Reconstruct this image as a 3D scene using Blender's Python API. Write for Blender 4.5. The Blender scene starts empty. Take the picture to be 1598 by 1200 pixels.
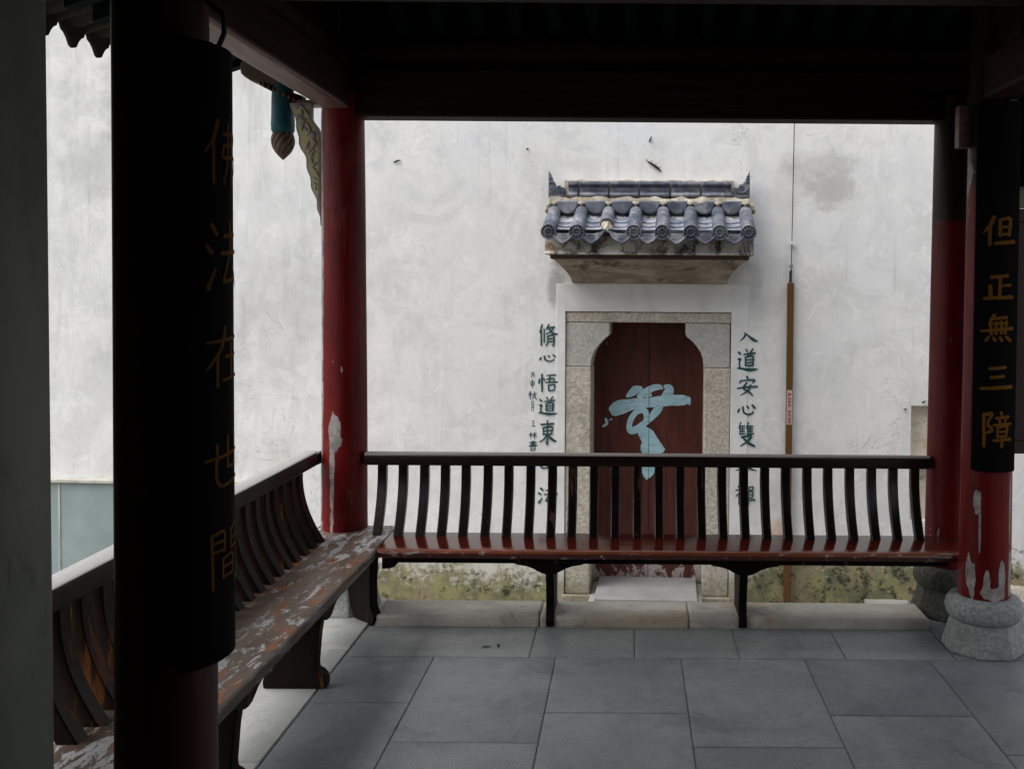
import bpy, bmesh, math, random
from mathutils import Vector, Matrix
R = math.radians
sc = bpy.context.scene
col = sc.collection
rnd = random.Random(7)

# ------------------------------------------------------------------ camera
cam = bpy.data.objects.new('camera', bpy.data.cameras.new('camera'))
col.objects.link(cam)
cam.data.sensor_width = 36.0
cam.data.lens = 34.085
cam.data.shift_x = -0.1162
cam.data.shift_y = -0.0641
cam.data.clip_start = 0.02
cam.data.clip_end = 500
cam.matrix_world = Matrix.Translation((0, 0, 1.65)) @ Matrix.Rotation(math.pi/2 - R(1.8), 4, 'X') @ Matrix.Rotation(0.0075, 4, 'Z')
sc.camera = cam
# ------------------------------------------------------------------ sky, sun, exposure
SUN_EL, SUN_AZ = 60, 248        # overcast: one very broad soft sun from the left
w = bpy.data.worlds.new('World'); sc.world = w; w.use_nodes = True
wn = w.node_tree; wn.nodes.clear()
sky = wn.nodes.new('ShaderNodeTexSky'); sky.sky_type = 'NISHITA'; sky.sun_disc = False
sky.sun_elevation = R(SUN_EL); sky.sun_rotation = R(SUN_AZ); sky.dust_density = 3.0; sky.air_density = 1.0
hs = wn.nodes.new('ShaderNodeHueSaturation'); hs.inputs['Saturation'].default_value = 0.30
bg = wn.nodes.new('ShaderNodeBackground'); bg.inputs['Strength'].default_value = 0.15
wo = wn.nodes.new('ShaderNodeOutputWorld')
wn.links.new(sky.outputs[0], hs.inputs['Color']); wn.links.new(hs.outputs[0], bg.inputs[0]); wn.links.new(bg.outputs[0], wo.inputs[0])
sun = bpy.data.objects.new('sun', bpy.data.lights.new('sun', 'SUN')); col.objects.link(sun)
sun.data.energy = 1.4; sun.data.angle = R(70); sun.data.color = (1.0, 0.97, 0.93)
az = R(SUN_AZ)
sdir = Vector((math.sin(az)*math.cos(R(SUN_EL)), math.cos(az)*math.cos(R(SUN_EL)), math.sin(R(SUN_EL))))
sun.rotation_euler = sdir.to_track_quat('Z', 'Y').to_euler()
sun.location = sdir*30
sc.view_settings.view_transform = 'Standard'; sc.view_settings.look = 'None'
sc.view_settings.gamma = 1.0; sc.view_settings.use_curve_mapping = False
sc.view_settings.exposure = 0.80
sc.render.engine = 'CYCLES'
sc.cycles.use_denoising = True
sc.cycles.max_bounces = 10; sc.cycles.diffuse_bounces = 6; sc.cycles.glossy_bounces = 4
sc.cycles.sample_clamp_indirect = 6

# ------------------------------------------------------------------ material helpers
class M:
    def __init__(s, name):
        s.m = bpy.data.materials.new(name); s.m.use_nodes = True
        s.t = s.m.node_tree; s.b = s.t.nodes['Principled BSDF']
        tc = s.t.nodes.new('ShaderNodeTexCoord'); s.obj = tc.outputs['Object']
        oi = s.t.nodes.new('ShaderNodeObjectInfo'); s.rand = oi.outputs['Random']
        sh = s.t.nodes.new('ShaderNodeVectorMath'); sh.operation = 'SCALE'
        cx = s.t.nodes.new('ShaderNodeCombineXYZ')
        for i in range(3): s.t.links.new(s.rand, cx.inputs[i])
        s.t.links.new(cx.outputs[0], sh.inputs[0]); sh.inputs['Scale'].default_value = 31.7
        ad = s.t.nodes.new('ShaderNodeVectorMath'); ad.operation = 'ADD'
        s.t.links.new(s.obj, ad.inputs[0]); s.t.links.new(sh.outputs[0], ad.inputs[1])
        s.var = ad.outputs[0]
    def ln(s, a, b): s.t.links.new(a, b)
    def put(s, sock, v):
        if hasattr(v, 'is_output'): s.ln(v, sock)
        elif isinstance(v, (tuple, list)) and len(v) == 3 and sock.type == 'RGBA': sock.default_value = (*v, 1)
        else: sock.default_value = v
    def map(s, vec, scale=(1, 1, 1), loc=(0, 0, 0)):
        n = s.t.nodes.new('ShaderNodeMapping'); s.ln(vec, n.inputs[0])
        n.inputs['Scale'].default_value = scale; n.inputs['Location'].default_value = loc
        return n.outputs[0]
    def noise(s, scale, detail=4, rough=.55, vec=None, dist=0, st=(1, 1, 1)):
        n = s.t.nodes.new('ShaderNodeTexNoise')
        s.ln(s.map(vec if vec is not None else s.var, st), n.inputs['Vector'])
        n.inputs['Scale'].default_value = scale; n.inputs['Detail'].default_value = detail
        n.inputs['Roughness'].default_value = rough; n.inputs['Distortion'].default_value = dist
        return n.outputs['Fac']
    def voro(s, scale, vec=None, feat='F1', st=(1, 1, 1)):
        n = s.t.nodes.new('ShaderNodeTexVoronoi'); n.feature = feat
        s.ln(s.map(vec if vec is not None else s.var, st), n.inputs['Vector']); n.inputs['Scale'].default_value = scale
        return n.outputs['Distance']
    def ramp(s, fac, lo, hi, a=0., b=1.):
        n = s.t.nodes.new('ShaderNodeMapRange'); n.clamp = True; n.interpolation_type = 'SMOOTHSTEP'
        s.put(n.inputs['Value'], fac); n.inputs['From Min'].default_value = lo; n.inputs['From Max'].default_value = hi
        n.inputs['To Min'].default_value = a; n.inputs['To Max'].default_value = b
        return n.outputs[0]
    def math(s, op, a, b=0.):
        n = s.t.nodes.new('ShaderNodeMath'); n.operation = op; s.put(n.inputs[0], a); s.put(n.inputs[1], b); return n.outputs[0]
    def mix(s, f, a, b, mode='MIX'):
        n = s.t.nodes.new('ShaderNodeMix'); n.data_type = 'RGBA'; n.blend_type = mode
        s.put(n.inputs['Factor'], f); s.put(n.inputs[6], a); s.put(n.inputs[7], b); return n.outputs[2]
    def sep(s, vec):
        n = s.t.nodes.new('ShaderNodeSeparateXYZ'); s.ln(vec, n.inputs[0]); return n.outputs
    def blob(s, c, r, vec=None, wob=.0, wscale=6):
        """soft mask 1 at c falling to 0 at radii r (an ellipsoid), with a ragged edge"""
        v = vec if vec is not None else s.obj
        mp = s.map(v, tuple(1/x for x in r), tuple(-c[i]/r[i] for i in range(3)))
        n = s.t.nodes.new('ShaderNodeVectorMath'); n.operation = 'LENGTH'; s.ln(mp, n.inputs[0])
        d = n.outputs['Value']
        if wob: d = s.math('ADD', d, s.math('MULTIPLY', s.math('SUBTRACT', s.noise(wscale, 5, .65, v), .5), wob))
        return s.ramp(d, .35, 1.0, 1., 0.)
    def bump(s, h, strength=.3, dist=.01, prev=None):
        n = s.t.nodes.new('ShaderNodeBump'); s.put(n.inputs['Height'], h)
        n.inputs['Strength'].default_value = strength; n.inputs['Distance'].default_value = dist
        if prev is not None: s.ln(prev, n.inputs['Normal'])
        return n.outputs[0]
    def done(s, colr, rough=.8, spec=.3, normal=None, coat=None):
        s.put(s.b.inputs['Base Color'], colr); s.put(s.b.inputs['Roughness'], rough)
        s.put(s.b.inputs['Specular IOR Level'], spec)
        if normal is not None: s.ln(normal, s.b.inputs['Normal'])
        if coat: s.b.inputs['Coat Weight'].default_value = coat[0]; s.b.inputs['Coat Roughness'].default_value = coat[1]
        return s.m

def simple(name, c, rough=.6, var=.25, scale=8, bump=.15, spec=.4):
    m = M(name); n = m.noise(scale, 5, .6)
    c2 = tuple(x*(1-var) for x in c); c3 = tuple(min(1, x*(1+var)) for x in c)
    return m.done(m.mix(n, c2, c3), rough, spec, m.bump(m.noise(scale*6, 4), bump, .004))

def mat_plaster():
    m = M('old_white_plaster'); o = m.obj
    x, y, z = m.sep(o)
    base = m.mix(m.ramp(m.noise(.9, 6, .62, o, .3), .36, .64), (.735, .735, .735), (.80, .79, .76))
    base = m.mix(m.math('MULTIPLY', m.ramp(m.noise(1.7, 9, .72, o, .7), .46, .66), .55), base, (.585, .585, .575))
    base = m.mix(m.math('MULTIPLY', m.ramp(m.noise(4.0, 9, .74, o, .8, (1, 1, .8)), .50, .66), .40), base, (.56, .565, .585))
    pt = m.ramp(m.noise(4.6, 8, .74, o, 1.0), .545, .60)                  # fresher lime patches
    base = m.mix(m.math('MULTIPLY', pt, .42), base, (.86, .86, .85))
    pin = m.ramp(m.noise(26, 6, .75, o, .3), .58, .68)
    base = m.mix(m.math('MULTIPLY', pin, .22), base, (.44, .44, .43))
    ck = m.noise(1.6, 7, .66, o, .8)
    ckm = m.math('MULTIPLY', m.math('MULTIPLY', m.ramp(ck, .4965, .499), m.ramp(ck, .5035, .501)), m.ramp(m.noise(.9, 3, .6, o), .54, .62))
    base = m.mix(m.math('MULTIPLY', ckm, .5), base, (.25, .24, .22))
    drip = m.math('MULTIPLY', m.ramp(m.noise(6, 5, .6, o, .1, (4, 1, .08)), .56, .70), m.ramp(m.noise(1.4, 4, .6, o), .42, .62))
    base = m.mix(m.math('MULTIPLY', drip, .30), base, (.46, .455, .44))
    leftm = m.ramp(x, -3.6, -.9, 1., .0)                                 # greyer, more weathered end of the wall
    st = m.ramp(m.noise(2.0, 8, .72, o, .4, (1.6, 1, .7)), .47, .72)
    base = m.mix(m.math('MULTIPLY', st, m.math('ADD', m.math('MULTIPLY', leftm, .36), .16)), base, (.42, .42, .39))
    streak = m.ramp(m.noise(5, 6, .65, o, 0, (3.2, 1, .22)), .55, .78)
    base = m.mix(m.math('MULTIPLY', streak, m.math('ADD', m.math('MULTIPLY', leftm, .35), .14)), base, (.45, .43, .39))
    sp = m.ramp(m.noise(70, 3, .6, o, 0, (1, 1, .55)), .66, .74)
    spm = m.ramp(m.noise(1.7, 4, .6, o), .45, .65)
    base = m.mix(m.math('MULTIPLY', m.math('MULTIPLY', sp, m.math('ADD', m.math('MULTIPLY', spm, .7), m.math('MULTIPLY', leftm, .45))), .75), base, (.22, .21, .20))
    sp2 = m.ramp(m.noise(22, 5, .7, o, .5, (1, 1, .6)), .63, .75)
    base = m.mix(m.math('MULTIPLY', sp2, .22), base, (.35, .34, .31))
    # the grey smudge up by the cable and fainter ones
    for c, r, k, cc in (((1.40, 0, 2.42), (.27, .6, .21), .60, (.36, .35, .33)), ((1.30, 0, 2.60), (.40, .6, .13), .50, (.44, .43, .41)), ((1.05, 0, 2.40), (.16, .6, .3), .25, (.45, .44, .42)),
                        ((-3.9, 0, 3.1), (.6, .6, .5), .5, (.36, .36, .33)), ((-2.9, 0, 1.5), (.5, .6, .7), .25, (.45, .44, .42)),
                        ((-4.2, 0, 2.6), (.7, .6, .35), .35, (.40, .40, .37)), ((-1.1, 0, -.1), (.4, .6, .5), .0, (.5, .45, .4)),
                        ((.88, 0, 2.25), (.10, .6, .55), .30, (.58, .59, .66)), ((.84, 0, 1.55), (.10, .6, .25), .3, (.56, .56, .60)),
                        ((-.70, 0, 1.66), (.09, .6, .26), .75, (.32, .32, .32)), ((-.80, 0, 2.2), (.07, .6, .45), .35, (.45, .45, .45)), ((.83, 0, 1.72), (.08, .6, .22), .45, (.40, .40, .40)), ((1.05, 0, -.25), (.12, .6, .18), .55, (.62, .36, .2))):
        base = m.mix(m.math('MULTIPLY', m.blob(c, r, o, 1.5, 7), k), base, cc)
    # tea-coloured runs below the right-hand half
    run = m.ramp(m.noise(3.1, 6, .7, o, .3, (4.5, 1, .3)), .60, .72)
    base = m.mix(m.math('MULTIPLY', m.math('MULTIPLY', run, m.ramp(x, .8, 1.8)), .18), base, (.50, .46, .36))
    # rising damp and moss along the foot
    nz = m.math('ADD', z, m.math('MULTIPLY', m.math('SUBTRACT', m.noise(2.2, 7, .7, o, .6), .5), .62))
    rt = m.ramp(x, .6, 1.2)
    damp = m.ramp(nz, -.62, -.22, 1., 0.)
    base = m.mix(m.math('MULTIPLY', damp, .55), base, (.40, .36, .24))
    nz2 = m.math('ADD', nz, m.math('MULTIPLY', rt, -.22))
    hf = m.math('SUBTRACT', m.noise(17, 9, .76, o, .3), .5)
    nz3 = m.math('ADD', nz2, m.math('MULTIPLY', hf, .85))
    moss = m.ramp(nz3, -.70, -.52, 1., 0.)
    mcol = m.mix(m.ramp(m.noise(5, 7, .72, o), .38, .62), (.085, .090, .028), (.27, .245, .085))
    mcol = m.mix(m.ramp(m.noise(3, 5, .7, o), .5, .62), mcol, (.25, .19, .10))
    base = m.mix(m.math('MULTIPLY', moss, .85), base, mcol)
    blk = m.math('MULTIPLY', m.ramp(m.math('ADD', m.noise(8, 8, .78, o, .4), m.math('MULTIPLY', rt, .03)), .54, .62), m.ramp(nz3, -.62, -.42, 1., 0.))
    base = m.mix(m.math('MULTIPLY', blk, .85), base, (.030, .034, .026))
    h = m.math('ADD', m.noise(3, 8, .62, o), m.math('MULTIPLY', m.noise(28, 6, .7, o), .35))
    nrm = m.bump(h, .20, .025)
    nrm = m.bump(m.math('MULTIPLY', moss, m.noise(60, 4, .7, o)), .6, .02, nrm)
    return m.done(base, .92, .15, nrm)

def mat_smooth_plaster():
    m = M('smooth_white_plaster'); o = m.obj
    b = m.mix(m.ramp(m.noise(3, 7, .65, o, .4), .40, .65), (.76, .76, .755), (.66, .66, .655))
    b = m.mix(m.math('MULTIPLY', m.ramp(m.noise(6, 6, .7, o, 0, (3, 1, .5)), .58, .72), .35), b, (.45, .44, .43))
    z = m.sep(o)[2]
    nz = m.math('ADD', z, m.math('MULTIPLY', m.math('SUBTRACT', m.noise(3, 6, .7, o), .5), .6))
    b = m.mix(m.math('MULTIPLY', m.ramp(nz, -.72, -.40, 1., 0.), .8), b, (.22, .20, .10))
    return m.done(b, .9, .15, m.bump(m.noise(9, 7, .65, o), .25, .015))

def mat_granite(name, a, b, dark, k=1., bump=.8, moss=False):
    m = M(name)
    g = m.noise(95*k, 3, .7); g2 = m.noise(45*k, 3, .6); big = m.noise(5, 5, .6)
    c = m.mix(m.ramp(g2, .36, .64), a, b)
    c = m.mix(m.ramp(g, .60, .70), c, dark)
    c = m.mix(m.ramp(g, .40, .30), c, tuple(min(1, q*1.35) for q in b))
    c = m.mix(m.math('MULTIPLY', m.ramp(big, .52, .72), .5), c, tuple(q*.65 for q in a))
    if moss:
        z = m.sep(m.obj)[2]
        nz = m.math('ADD', z, m.math('MULTIPLY', m.math('SUBTRACT', m.noise(5, 6, .7, m.obj), .5), .5))
        c = m.mix(m.math('MULTIPLY', m.ramp(nz, -.80, -.50, 1., 0.), .6), c, (.13, .12, .045))
    h = m.math('ADD', m.noise(38*k, 4, .65), m.math('MULTIPLY', g, .4))
    return m.done(c, .85, .3, m.bump(h, bump, .012))

def mat_red_column(name='peeling_red_lacquer', spots=(), lowk=.13, head=None):
    m = M(name); o = m.obj
    x, y, z = m.sep(o)
    b = m.mix(m.ramp(m.noise(4, 6, .65, m.var, 0, (2, 2, .4)), .35, .7), (.105, .0015, .002), (.17, .004, .004))
    b = m.mix(m.math('MULTIPLY', m.ramp(m.noise(30, 4, .6, m.var, 0, (3, 3, .15)), .55, .75), .5), b, (.06, .004, .004))
    crk = m.ramp(m.noise(9, 4, .55, m.var, .15, (4, 4, .10)), .500, .506); crk = m.math('MULTIPLY', crk, m.ramp(m.noise(9, 4, .55, m.var, .15, (4, 4, .10)), .520, .512))
    crk = m.math('MULTIPLY', crk, m.ramp(m.noise(2.5, 4, .6, m.var), .45, .58))
    b = m.mix(m.math('MULTIPLY', crk, .85), b, (.012, .003, .003))
    b = m.mix(m.math('MULTIPLY', m.ramp(m.noise(3, 6, .7, m.var, .4, (1, 1, .5)), .52, .72), .45), b, (.23, .035, .028))
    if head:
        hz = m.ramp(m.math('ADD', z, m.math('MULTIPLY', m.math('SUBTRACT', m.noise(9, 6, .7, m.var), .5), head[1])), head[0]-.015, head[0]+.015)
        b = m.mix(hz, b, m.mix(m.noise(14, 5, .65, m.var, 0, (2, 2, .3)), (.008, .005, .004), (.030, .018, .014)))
    # flaking undercoat, mostly low on the shaft and in tall vertical strips
    n = m.noise(4.5, 7, .62, m.var, .3, (2.6, 2.6, .55))
    low = m.ramp(z, .25, .70, lowk, 0.)
    f = m.math('ADD', n, low)
    for c, r, k in spots: f = m.math('ADD', f, m.math('MULTIPLY', m.blob(c, r, o, .5, 14), k))
    pe = m.ramp(f, .665, .675)
    under = m.mix(m.ramp(m.noise(14, 5, .7), .35, .65), (.24, .215, .205), (.46, .40, .38))
    under = m.mix(m.ramp(m.noise(40, 4, .7, m.var, 0, (2, 2, .3)), .6, .68), under, (.07, .05, .05))
    c = m.mix(pe, b, under)
    h = m.math('SUBTRACT', m.math('MULTIPLY', m.noise(16, 5, .6, m.var, 0, (2, 2, .4)), .5), m.math('ADD', m.math('MULTIPLY', pe, .7), m.math('MULTIPLY', crk, .5)))
    return m.done(c, m.mix(pe, m.mix(m.noise(12, 6, .7, m.var, 0, (2, 2, .3)), (.30,)*3, (.55,)*3), (.85,)*3), .22, m.bump(h, .5, .008))

def mat_dark_column():
    m = M('dark_maroon_lacquer')
    b = m.mix(m.noise(5, 5, .6, m.var, 0, (2, 2, .3)), (.040, .003, .003), (.070, .006, .005))
    return m.done(b, .45, .35, m.bump(m.noise(12, 5, .6, m.var, 0, (2, 2, .3)), .3, .006))

def mat_wood(name, dark, mid, worn, axis='z', amount=.60, rough=.3, scale=6., spec=.5, chips=0., bstr=.35, top=None):
    m = M(name)
    st = {'x': (.16, 1.6, 1.6), 'y': (1.6, .16, 1.6), 'z': (1.6, 1.6, .2)}[axis]
    gr = m.noise(22, 5, .65, m.var, 0, st)
    b = m.mix(m.ramp(gr, .35, .65), dark, mid)
    wn_ = m.noise(scale, 7, .66, m.var, .4, tuple(q if q < 1 else q for q in st))
    wm = m.ramp(wn_, amount, amount+.05)
    c = m.mix(wm, b, m.mix(gr, worn, tuple(q*.5 for q in worn)))
    if chips:
        ch = m.ramp(m.noise(26, 6, .7, m.var, .8, st), chips, chips+.02)
        c = m.mix(ch, c, (.42, .40, .40))
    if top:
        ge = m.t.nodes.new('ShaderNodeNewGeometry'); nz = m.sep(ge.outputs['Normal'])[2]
        lit_top = m.math('MULTIPLY', m.ramp(nz, .5, .8), m.ramp(m.noise(9, 7, .7, m.var, .6, st), .24, .40))  # light on the top faces put into the colour, along with bleaching
        c = m.mix(lit_top, c, m.mix(gr, top, tuple(q*.6 for q in top))); wm = m.math('MAXIMUM', wm, lit_top)
    h = m.math('SUBTRACT', m.math('MULTIPLY', gr, .5), m.math('MULTIPLY', wm, .4))
    return m.done(c, m.mix(wm, (rough,)*3, (.6,)*3), spec, m.bump(h, bstr, .004))

def mat_seat_worn():
    m = M('flaking_bench_paint')
    st = (1.0, .20, 1.0); v = m.var
    g = m.noise(34, 6, .7, v, 0, st)
    c = m.mix(m.ramp(m.noise(6, 6, .65, v, .3, st), .38, .62), (.21, .155, .115), (.115, .078, .055))
    c = m.mix(m.math('MULTIPLY', m.ramp(g, .52, .70), .6), c, (.045, .03, .024))
    c = m.mix(m.ramp(m.noise(12, 7, .66, v, .4, (1, .38, 1)), .565, .60), c, m.mix(g, (.40, .135, .035), (.20, .060, .018)))
    c = m.mix(m.ramp(m.noise(9, 7, .68, v, .6, (1.1, .5, 1)), .62, .64), c, (.15, .024, .014))
    x, y, z = m.sep(m.obj)
    # grey-white flakes, broken up, long along the plank
    big = m.math('MULTIPLY', m.math('SUBTRACT', m.noise(3.2, 4, .6, v, .4, (1.4, .3, 1)), .5), .55)
    wm = m.ramp(m.math('ADD', m.noise(25, 9, .74, v, .35, (1.0, .36, 1.0)), big), .535, .555)
    c = m.mix(wm, c, m.mix(m.noise(70, 3), (.34, .33, .33), (.66, .66, .67)))
    # curled black remains of the old lacquer
    bk = m.ramp(m.math('ADD', m.noise(20, 8, .74, v, .9, (1, .45, 1)), m.math('MULTIPLY', m.blob((-.10, .55, 0), (.14, .95, .5), m.obj), .12)), .655, .668)
    c = m.mix(bk, c, (.012, .009, .010))
    ed = m.ramp(m.math('ADD', x, m.math('MULTIPLY', m.math('SUBTRACT', m.noise(14, 6, .7, v, 0, st), .5), .03)), .140, .152)
    c = m.mix(m.math('MULTIPLY', ed, .75), c, m.mix(g, (.085, .050, .038), (.028, .018, .014)))
    h = m.math('ADD', m.math('MULTIPLY', m.noise(30, 7, .72, v, .3, st), .7), m.math('SUBTRACT', m.math('MULTIPLY', bk, .7), m.math('MULTIPLY', wm, -.35)))
    return m.done(c, m.mix(wm, (.42,)*3, (.55,)*3), .5, m.bump(h, .7, .006))

def mat_seat_red():
    m = M('wet_red_bench_paint')
    st = (.16, 1.3, 1.3); v = m.var
    y = m.sep(m.obj)[1]
    g = m.noise(26, 5, .6, v, 0, st)
    c = m.mix(m.ramp(g, .35, .65), (.060, .008, .005), (.11, .014, .008))
    # worn to orange wood along the front edge where people sit
    e = m.math('ADD', m.math('MULTIPLY', m.math('SUBTRACT', m.noise(5, 6, .65, v, .3, (.35, 1, 1)), .5), .20), y)
    em = m.ramp(e, -.205, -.13, 1., 0.)
    c = m.mix(m.math('MULTIPLY', em, .85), c, m.mix(g, (.30, .095, .04), (.20, .05, .02)))
    z = m.sep(m.obj)[2]
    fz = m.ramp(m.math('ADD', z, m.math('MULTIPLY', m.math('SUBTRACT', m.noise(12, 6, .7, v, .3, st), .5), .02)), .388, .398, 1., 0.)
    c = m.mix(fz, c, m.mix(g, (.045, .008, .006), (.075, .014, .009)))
    fl = m.math('MULTIPLY', m.ramp(m.noise(24, 7, .72, v, .9, (.4, 1, 1)), .60, .62), m.ramp(e, -.215, -.165, 1., .0))
    c = m.mix(fl, c, (.50, .44, .42))
    return m.done(c, m.mix(em, (.11,)*3, (.28,)*3), .75, m.bump(m.math('ADD', m.noise(9, 4, .6, v, 0, st), m.math('MULTIPLY', fl, .4)), .18, .005))

def mat_slate():
    m = M('grey_paving')
    v = m.var
    b = m.mix(m.ramp(m.noise(2.2, 6, .68, v, .4), .33, .68), (.160, .172, .182), (.245, .258, .266))
    tint = m.mix(m.rand, (.84, .86, .88), (1.16, 1.14, 1.10)); b = m.mix(1., b, tint, 'MULTIPLY')
    b = m.mix(m.math('MULTIPLY', m.ramp(m.noise(1.3, 5, .65, m.obj, .8), .48, .66), .45), b, (.33, .33, .315))     # scuffed, walked-on areas
    b = m.mix(m.math('MULTIPLY', m.ramp(m.noise(3.2, 7, .72, m.obj, .8), .52, .68), .60), b, (.115, .12, .128))     # damp and grime
    b = m.mix(m.ramp(m.noise(150, 2, .6, v), .61, .70), b, (.42, .425, .43))
    b = m.mix(m.ramp(m.noise(120, 2, .6, v), .37, .28), b, (.09, .094, .10))
    b = m.mix(m.math('MULTIPLY', m.ramp(m.noise(18, 6, .75, v, .5), .69, .73), .6), b, (.46, .45, .43))
    b = m.mix(m.math('MULTIPLY', m.ramp(m.noise(24, 6, .75, v, .5), .705, .73), .8), b, (.05, .05, .05))
    tc = [n for n in m.t.nodes if n.type == 'TEX_COORD'][0]
    gx, gy, gz = m.sep(tc.outputs['Generated'])
    ex = m.math('MINIMUM', gx, m.math('SUBTRACT', 1., gx)); ey = m.math('MINIMUM', gy, m.math('SUBTRACT', 1., gy))
    e = m.math('ADD', m.math('MINIMUM', ex, ey), m.math('MULTIPLY', m.math('SUBTRACT', m.noise(26, 6, .75, v), .5), -.045))
    em = m.ramp(e, .002, .016, 1., 0.)
    b = m.mix(m.math('MULTIPLY', em, .28), b, (.085, .082, .075))
    rough = m.ramp(m.noise(3.5, 5, .65, m.obj), .3, .7, .34, .58)
    h = m.math('ADD', m.math('MULTIPLY', m.noise(90, 3, .6, v), .5), m.math('SUBTRACT', m.noise(5, 6, .65, v), m.math('MULTIPLY', em, .6)))
    return m.done(b, rough, .5, m.bump(h, .28, .006))

def mat_kerb():
    m = M('beige_kerb_stone'); v = m.var
    b = m.mix(m.ramp(m.noise(3, 7, .65, v, .4), .35, .65), (.40, .385, .33), (.54, .52, .45))
    b = m.mix(m.math('MULTIPLY', m.ramp(m.noise(5, 7, .7, v, .8), .56, .66), .5), b, (.20, .18, .135))
    b = m.mix(m.math('MULTIPLY', m.ramp(m.noise(2.4, 4, .6, v), .60, .70), .45), b, (.42, .27, .15))
    b = m.mix(m.ramp(m.noise(60, 4, .7, v), .66, .72), b, (.15, .14, .12))
    step = m.ramp(m.noise(3.4, 6, .6, v, .7), .50, .515)
    h = m.math('ADD', m.math('MULTIPLY', step, .6), m.math('MULTIPLY', m.noise(30, 6, .7, v), .5))
    return m.done(b, .8, .3, m.bump(h, .6, .008))

def mat_edge_grey():
    m = M('pale_grey_edge_stone'); v = m.var
    b = m.mix(m.ramp(m.noise(3, 7, .65, v, .4), .35, .65), (.30, .305, .29), (.40, .40, .38))
    b = m.mix(m.ramp(m.noise(110, 3, .6, v), .62, .70), b, (.22, .225, .22))
    step = m.ramp(m.noise(3.0, 6, .6, v, .9), .53, .54)
    b = m.mix(m.math('MULTIPLY', step, .30), b, (.45, .46, .44))
    h = m.math('ADD', m.math('MULTIPLY', step, -.5), m.math('MULTIPLY', m.noise(40, 6, .7, v), .5))
    return m.done(b, .62, .3, m.bump(h, .35, .004))

def mat_roof_tile(name='blue_grey_roof_tile', k=1., pale=.6):
    m = M(name); v = m.var
    b = m.mix(m.ramp(m.noise(9, 6, .65, v), .35, .65), (.058*k, .069*k, .098*k), (.150*k, .160*k, .192*k))
    tint = m.mix(m.rand, (.62, .68, .74), (1.40, 1.34, 1.26)); b = m.mix(1., b, tint, 'MULTIPLY')
    b = m.mix(m.math('MULTIPLY', m.ramp(m.noise(7, 7, .7, v, .5), .50, .66), pale), b, (.34, .34, .36))
    b = m.mix(m.math('MULTIPLY', m.ramp(m.noise(26, 6, .7, v), .60, .70), .7), b, (.04, .045, .055))
    b = m.mix(m.math('MULTIPLY', m.ramp(m.noise(13, 6, .72, v, .7), .64, .70), .6), b, (.36, .34, .30))
    return m.done(b, .55, .35, m.bump(m.noise(50, 5, .65, v), .3, .004))

def mat_mortar():
    m = M('old_lime_mortar'); v = m.var
    b = m.mix(m.ramp(m.noise(14, 6, .7, v), .36, .64), (.33, .275, .205), (.50, .455, .385))
    b = m.mix(m.ramp(m.noise(22, 6, .75, v), .60, .70), b, (.16, .13, .10))
    return m.done(b, .95, .1, m.bump(m.noise(35, 6, .7, v), .9, .012))

def mat_fascia():
    m = M('stained_canopy_plaster'); o = m.obj
    b = m.mix(m.ramp(m.noise(4, 6, .65, o, .3, (1, 1, .7)), .40, .60), (.52, .49, .44), (.62, .61, .58))
    b = m.mix(m.math('MULTIPLY', m.ramp(m.noise(5, 6, .7, o, .5), .50, .62), .85), b, (.20, .115, .06))
    b = m.mix(m.math('MULTIPLY', m.ramp(m.noise(7, 7, .75, o, .5, (1, 1, .5)), .48, .60), .9), b, (.035, .035, .035))
    return m.done(b, .92, .15, m.bump(m.noise(18, 6, .7, o), .5, .012))

def mat_soffit():
    m = M('sooty_soffit_plaster'); o = m.obj
    b = m.mix(m.ramp(m.noise(6, 6, .7, o, .4, (.5, 1, 1)), .40, .60), (.27, .225, .18), (.44, .385, .32))
    b = m.mix(m.math('MULTIPLY', m.ramp(m.noise(5, 7, .75, o, .5, (.6, 1, 1)), .52, .64), .75), b, (.06, .045, .035))
    b = m.mix(m.math('MULTIPLY', m.ramp(m.noise(16, 6, .7, o), .64, .70), .5), b, (.40, .34, .28))
    return m.done(b, .95, .1, m.bump(m.noise(16, 6, .7, o), .5, .010))

def mat_door():
    m = M('dark_red_door_paint'); o = m.obj; z = m.sep(o)[2]
    b = m.mix(m.ramp(m.noise(7, 6, .65, m.var, 0, (2, 1, .3)), .35, .65), (.066, .018, .013), (.105, .029, .020))
    b = m.mix(m.math('MULTIPLY', m.ramp(m.noise(4, 6, .7, m.var, .4), .55, .70), .4), b, (.035, .009, .008))
    f = m.math('ADD', m.noise(9, 8, .70, o, .4, (1.1, 1, .8)), m.ramp(z, -.72, -.25, .17, -.05))
    f = m.math('ADD', f, m.math('MULTIPLY', m.blob((.02, .1, -.35), (.05, .6, .6), o), .085))
    fm = m.ramp(f, .645, .655)
    u = m.mix(m.ramp(m.noise(30, 5, .7, o), .4, .6), (.45, .40, .38), (.30, .25, .24))
    u = m.mix(m.ramp(z, -.74, -.60, .6, 0.), u, (.20, .16, .15))
    c = m.mix(fm, b, u)
    return m.done(c, m.mix(fm, (.45,)*3, (.9,)*3), .35, m.bump(m.math('SUBTRACT', m.math('MULTIPLY', m.noise(40, 5, .6, m.var, 0, (2, 1, .2)), .3), fm), .35, .004))

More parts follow.
